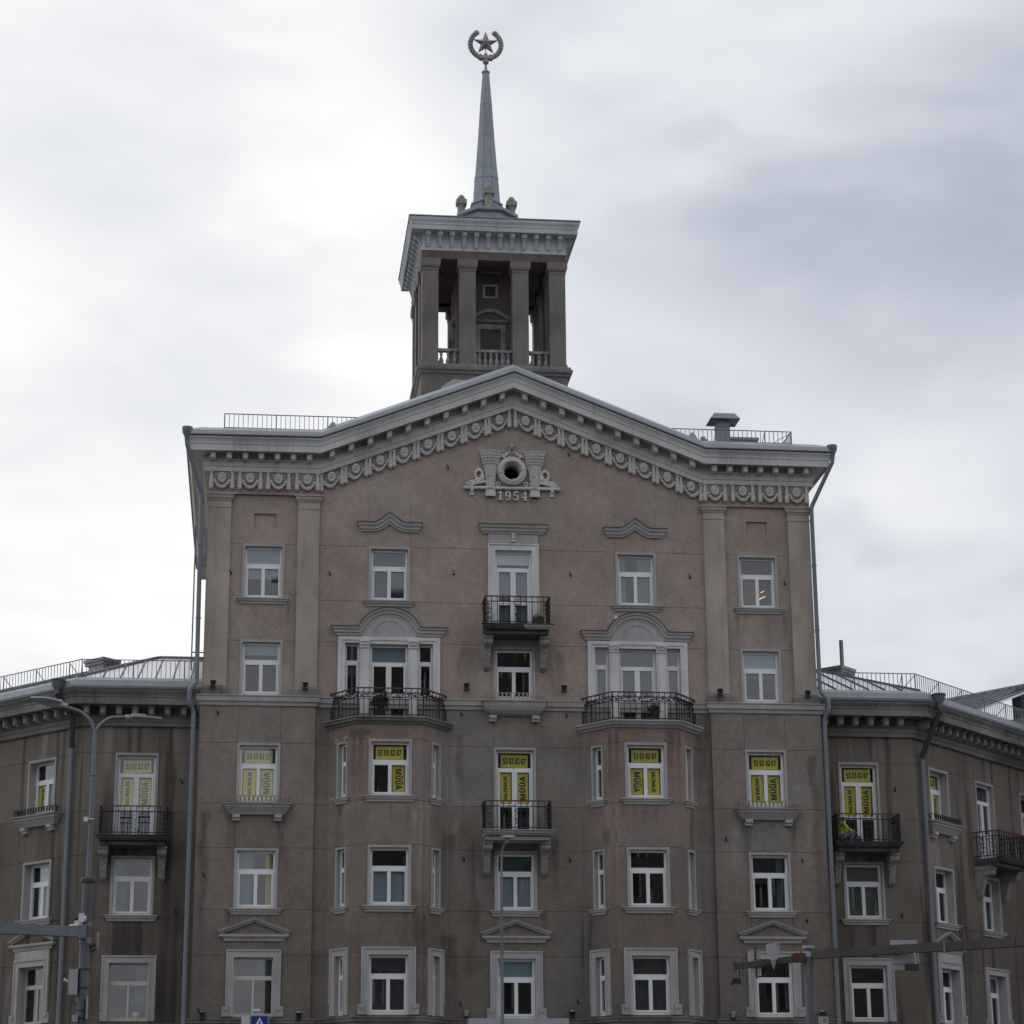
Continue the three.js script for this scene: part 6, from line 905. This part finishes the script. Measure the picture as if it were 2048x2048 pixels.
{ // right gantry
  const z = 18, g = thing('traffic_gantry', 'old steel gantry with rusty joint and long box beam at the lower right', 'gantry', null, [4.875, 0, z]);
  part('pole', merge([cyl(0, 0, 7.1, 0, 0.125, 0.12, 20)]), M.poleDark, g); part('cap', merge([cyl(0, 7.08, 7.14, 0, 0.135, 0.135, 20)]), M.plate, g); part('band', merge([cyl(0, 6.88, 7.0, 0, 0.128, 0.128, 20)]), M.plate, g);
  part('beam', merge([bar([0.1, 6.935, 0.05], [2.75, 6.935, 1.95], 0.2, 0.2), bar([2.76, 6.935, 1.96], [4.1, 6.94, 2.9], 0.205, 0.205), bar([4.11, 6.94, 2.91], [9.5, 6.97, 6.7], 0.2, 0.2)]), M.oldSteel, g);
  part('flange', merge([bar([2.74, 6.935, 1.94], [2.77, 6.935, 1.965], 0.24, 0.235), bar([3.2, 6.82, 2.29], [3.21, 7.05, 2.29], 0.02)]), M.galv, g);
  part('rusty_joint', merge([box(-0.38, -0.1, 6.76, 6.965, -0.12, 0.12)]), M.rust, g); part('arm', merge([bar([-0.38, 6.83, 0], [-1.72, 6.68, -0.3], 0.14, 0.14)]), M.oldSteel, g); part('end_plate', merge([box(-1.73, -1.72, 6.55, 6.82, -0.4, -0.2)]), M.iron, g);
  for (const [x, y, lab] of [[3.64, 6.95, 'small square plate above the arm of the right gantry'], [3.65, 6.56, 'small square plate hanging below the arm of the right gantry']]) { const t = thing('square_plate', lab, 'plate', 'square plates on the gantry arm', [x, y, z - 0.2], -0.1); part('plate', memo('sqp', () => merge([box(-0.125, 0.125, -0.115, 0.115, 0, 0.02), box(-0.12, 0.12, -0.11, -0.1, 0.02, 0.03), box(-0.12, 0.12, 0.1, 0.11, 0.02, 0.03)])), M.plate, t); part('clamp', memo('sqc', () => merge([box(-0.015, 0.015, -0.18, 0.18, 0.02, 0.05)])), M.iron, t); }
  const tl = thing('detector', 'grey wedge-shaped traffic detector with orange spot on the right gantry arm', 'detector', null, [4.03, 7.05, z]); part('case', merge([shapeGeo([[-0.15, 0.12], [0.17, 0.17], [0.12, -0.12], [-0.12, -0.15]], [], 0.12, -0.06)]), M.plate, tl); part('spot', merge([cyl(0, 0, 0.01, 0, 0.025, 0.025, 10).rotateX(Math.PI / 2).translate(0.13, 0.12, 0.062)]), std({ color: rgb(0.6, 0.08, 0.02) }), tl); part('cone', merge([new THREE.ConeGeometry(0.08, 0.24, 12).rotateX(Math.PI).translate(-0.01, -0.36, 0.05), cyl(0, -0.25, -0.2, 0.05, 0.09, 0.09, 12)]), M.plate, tl);
  const cb = thing('cable', 'thin cable loop hanging from the left end of the right gantry arm', 'cable', null, [3.35, 6.4, z - 0.3]); part('loop', merge([tube([[0, 0.4, 0], [0.02, 0.46, 0.02], [0.12, 0.44, 0], [0.1, 0.36, 0]], 0.008, 12, 5), bar([0, 0, 0], [0, 0.4, 0], 0.012), bar([-0.04, 0.27, 0], [0.2, 0.25, 0], 0.012)]), M.iron, cb);
  const c1 = thing('security_camera', 'small black camera hanging left of the right gantry arm', 'camera', null, [3.19, 6.325, z - 0.3]); part('housing', merge([box(-0.1, 0.1, -0.05, 0.06, -0.08, 0.08), box(-0.13, -0.08, -0.07, 0.03, -0.05, 0.06)]), M.darkGrey, c1); part('visor', merge([box(-0.1, 0.03, 0.06, 0.075, -0.07, 0.1)]), M.iron, c1);
  part('camera_drop', merge([bar([-1.6, 6.6, -0.3], [-1.6, 6.42, -0.3], 0.02), bar([-1.6, 6.42, -0.3], [-1.69, 6.38, -0.3], 0.02)]), M.iron, g);
  const sp = thing('road_sign', 'blank grey back of a road sign behind the right gantry beam', 'sign', null, [6.86, 6.82, z + 1.2], 0.0); part('plate', merge([box(-0.32, 0.32, -0.34, 0.34, -0.02, 0)]), M.plate, sp); part('stiffener', merge([box(-0.3, 0.3, -0.2, -0.16, 0, 0.03), box(-0.3, 0.3, 0.18, 0.22, 0, 0.03)]), M.plate, sp);
  const c3 = thing('security_camera', 'black camera hanging under the right gantry beam before the sign', 'camera', null, [6.9, 6.5, z + 1.6]); part('housing', merge([box(-0.13, 0.13, -0.07, 0.07, -0.08, 0.1), box(-0.16, -0.1, -0.05, 0.05, -0.05, 0.06)]), M.darkGrey, c3); part('bracket', merge([bar([0.1, 0.07, 0], [0.08, 0.34, 0], 0.03), new THREE.ConeGeometry(0.045, 0.12, 8).translate(0.1, 0.09, 0), bar([0.16, 0.1, 0.05], [0.16, 0.36, 0.05], 0.015)]), M.plate, c3);
  const g2 = thing('signal_box', 'grey box with orange spot at the right gantry pole by the bottom edge', 'box', null, [5.14, 5.28, z]); part('case', merge([box(-0.12, 0.12, -0.2, 0.22, -0.1, 0.1)]), M.plate, g2); part('spot', merge([cyl(0, 0, 0.01, 0, 0.03, 0.03, 10).rotateX(Math.PI / 2).translate(0.03, 0.14, 0.1)]), std({ color: rgb(0.6, 0.08, 0.02) }), g2);
  const s4 = thing('small_camera', 'small glass-fronted camera just right of the right gantry pole', 'camera', null, [5.19, 5.55, z]); part('housing', merge([cyl(0, -0.05, 0.06, 0, 0.05, 0.06, 12), box(-0.05, 0.05, 0.05, 0.075, -0.05, 0.05)]), M.darkGrey, s4); part('bracket', merge([bar([-0.2, 0, 0], [0, 0, 0], 0.02)]), M.iron, s4);
}
{ // pedestrian sign at the bottom edge
  const z = 20, t = thing('road_sign', 'blue square pedestrian crossing sign cut by the bottom edge', 'sign', null, [-7.97, 5.18, z]);
  const c = document.createElement('canvas'); c.width = c.height = 256; const x = c.getContext('2d'); x.fillStyle = '#0b2f86'; x.fillRect(0, 0, 256, 256); x.strokeStyle = '#c8d2e4'; x.lineWidth = 6; x.strokeRect(7, 7, 242, 242); x.fillStyle = '#e8ebf0'; x.beginPath(); x.moveTo(128, 26); x.lineTo(226, 214); x.lineTo(30, 214); x.closePath(); x.fill(); x.fillStyle = '#14161c'; x.beginPath(); x.arc(132, 88, 13, 0, 7); x.fill(); x.lineWidth = 15; x.lineCap = 'round'; x.strokeStyle = '#14161c'; x.beginPath(); x.moveTo(130, 108); x.lineTo(124, 152); x.lineTo(102, 196); x.moveTo(124, 152); x.lineTo(146, 172); x.lineTo(156, 198); x.moveTo(128, 116); x.lineTo(104, 136); x.moveTo(128, 116); x.lineTo(154, 138); x.stroke();
  const tx = new THREE.CanvasTexture(c); tx.colorSpace = THREE.SRGBColorSpace;
  const pl = new THREE.BoxGeometry(0.4, 0.4, 0.012); part('plate', pl, std({ map: tx, roughness: 0.4 }), t); part('post', merge([cyl(-0.12, -5.18, 0.1, -0.05, 0.025, 0.025, 12)]), M.galv, t);
  const gsign = thing('road_sign', 'grey sign plate edge left of the blue crossing sign', 'sign', null, [-8.27, 5.18, z - 0.1], -1.0); part('plate', merge([box(-0.16, 0.16, -0.2, 0.22, -0.01, 0.01)]), M.plate, gsign); part('rim', merge([box(-0.16, 0.16, 0.215, 0.225, -0.015, 0.015)]), M.galv, gsign);
  const cp = thing('sign_lamp', 'small white lamp cap floating above the blue crossing sign on its post', 'lamp', null, [-8.05, 5.46, z]); part('cap', merge([box(-0.08, 0.08, 0, 0.05, -0.08, 0.08)]), M.white, cp); part('stem', merge([cyl(-0.06, -0.24, 0, -0.03, 0.012, 0.012, 8)]), M.white, cp);
}

// ================================================================= HOUSES ACROSS THE STREET (unseen, tall ones sized to darken panes and facade)
[[4.5, 21, 42, 20, [0.10, 0.098, 0.096], 'tall unseen grey house across the street, raised to darken the panes'], [37, 42, 34, 24, [0.12, 0.115, 0.11], 'broad unseen grey house across the street, raised to darken the panes'], [-46, 30, 17, 28, [0.16, 0.15, 0.14], 'low house across the street mirrored in the left panes']].forEach(([x, w, h, d, c, lab], q) => {
  const g = thing('street_house', lab, 'building', null, [x, 0, 84 + q * 2], Math.PI), wallM = std({ map: stoneMap(c, 300 + q * 10) });
  const bays = Math.floor(w / 3.2), fl = Math.floor(h / 3.3), holes = [];
  for (let i = 0; i < bays; i++) for (let j = 0; j < fl; j++) { const hx = -w / 2 + (i + 0.5) * w / bays, hy = 1 + j * 3.3; holes.push(hole(hx, hy, 1.3, 1.8)); }
  wall(g, { x0: -w / 2, x1: w / 2, y0: 0, y1: h, holes, mat: wallM });
  part('window_row', merge(holes.map((b) => box(b[0], b[1], b[2], b[3], -0.3, -0.25))), M.darkGrey, g);
  part('frames', merge(holes.map((b) => [box(b[0], b[0] + 0.07, b[2], b[3], -0.25, -0.2), box(b[1] - 0.07, b[1], b[2], b[3], -0.25, -0.2), box((b[0] + b[1]) / 2 - 0.04, (b[0] + b[1]) / 2 + 0.04, b[2], b[3], -0.25, -0.2)])), M.pvc, g);
  part('volume', merge([box(-w / 2, w / 2, 0, h, -d, -0.36)]), wallM, g); part('roof', merge([hood(-w / 2, w / 2, h, [[0, 0], [0.5, 0.05], [0.5, 0.3], [0, 0.4]], 0), box(-w / 2, w / 2, h, h + 0.4, -d, 0)]), M.apron, g);
});

scene.traverse((o) => { if (o.isMesh && o.material === M.glass) o.castShadow = false; });
renderer.render(scene, camera);
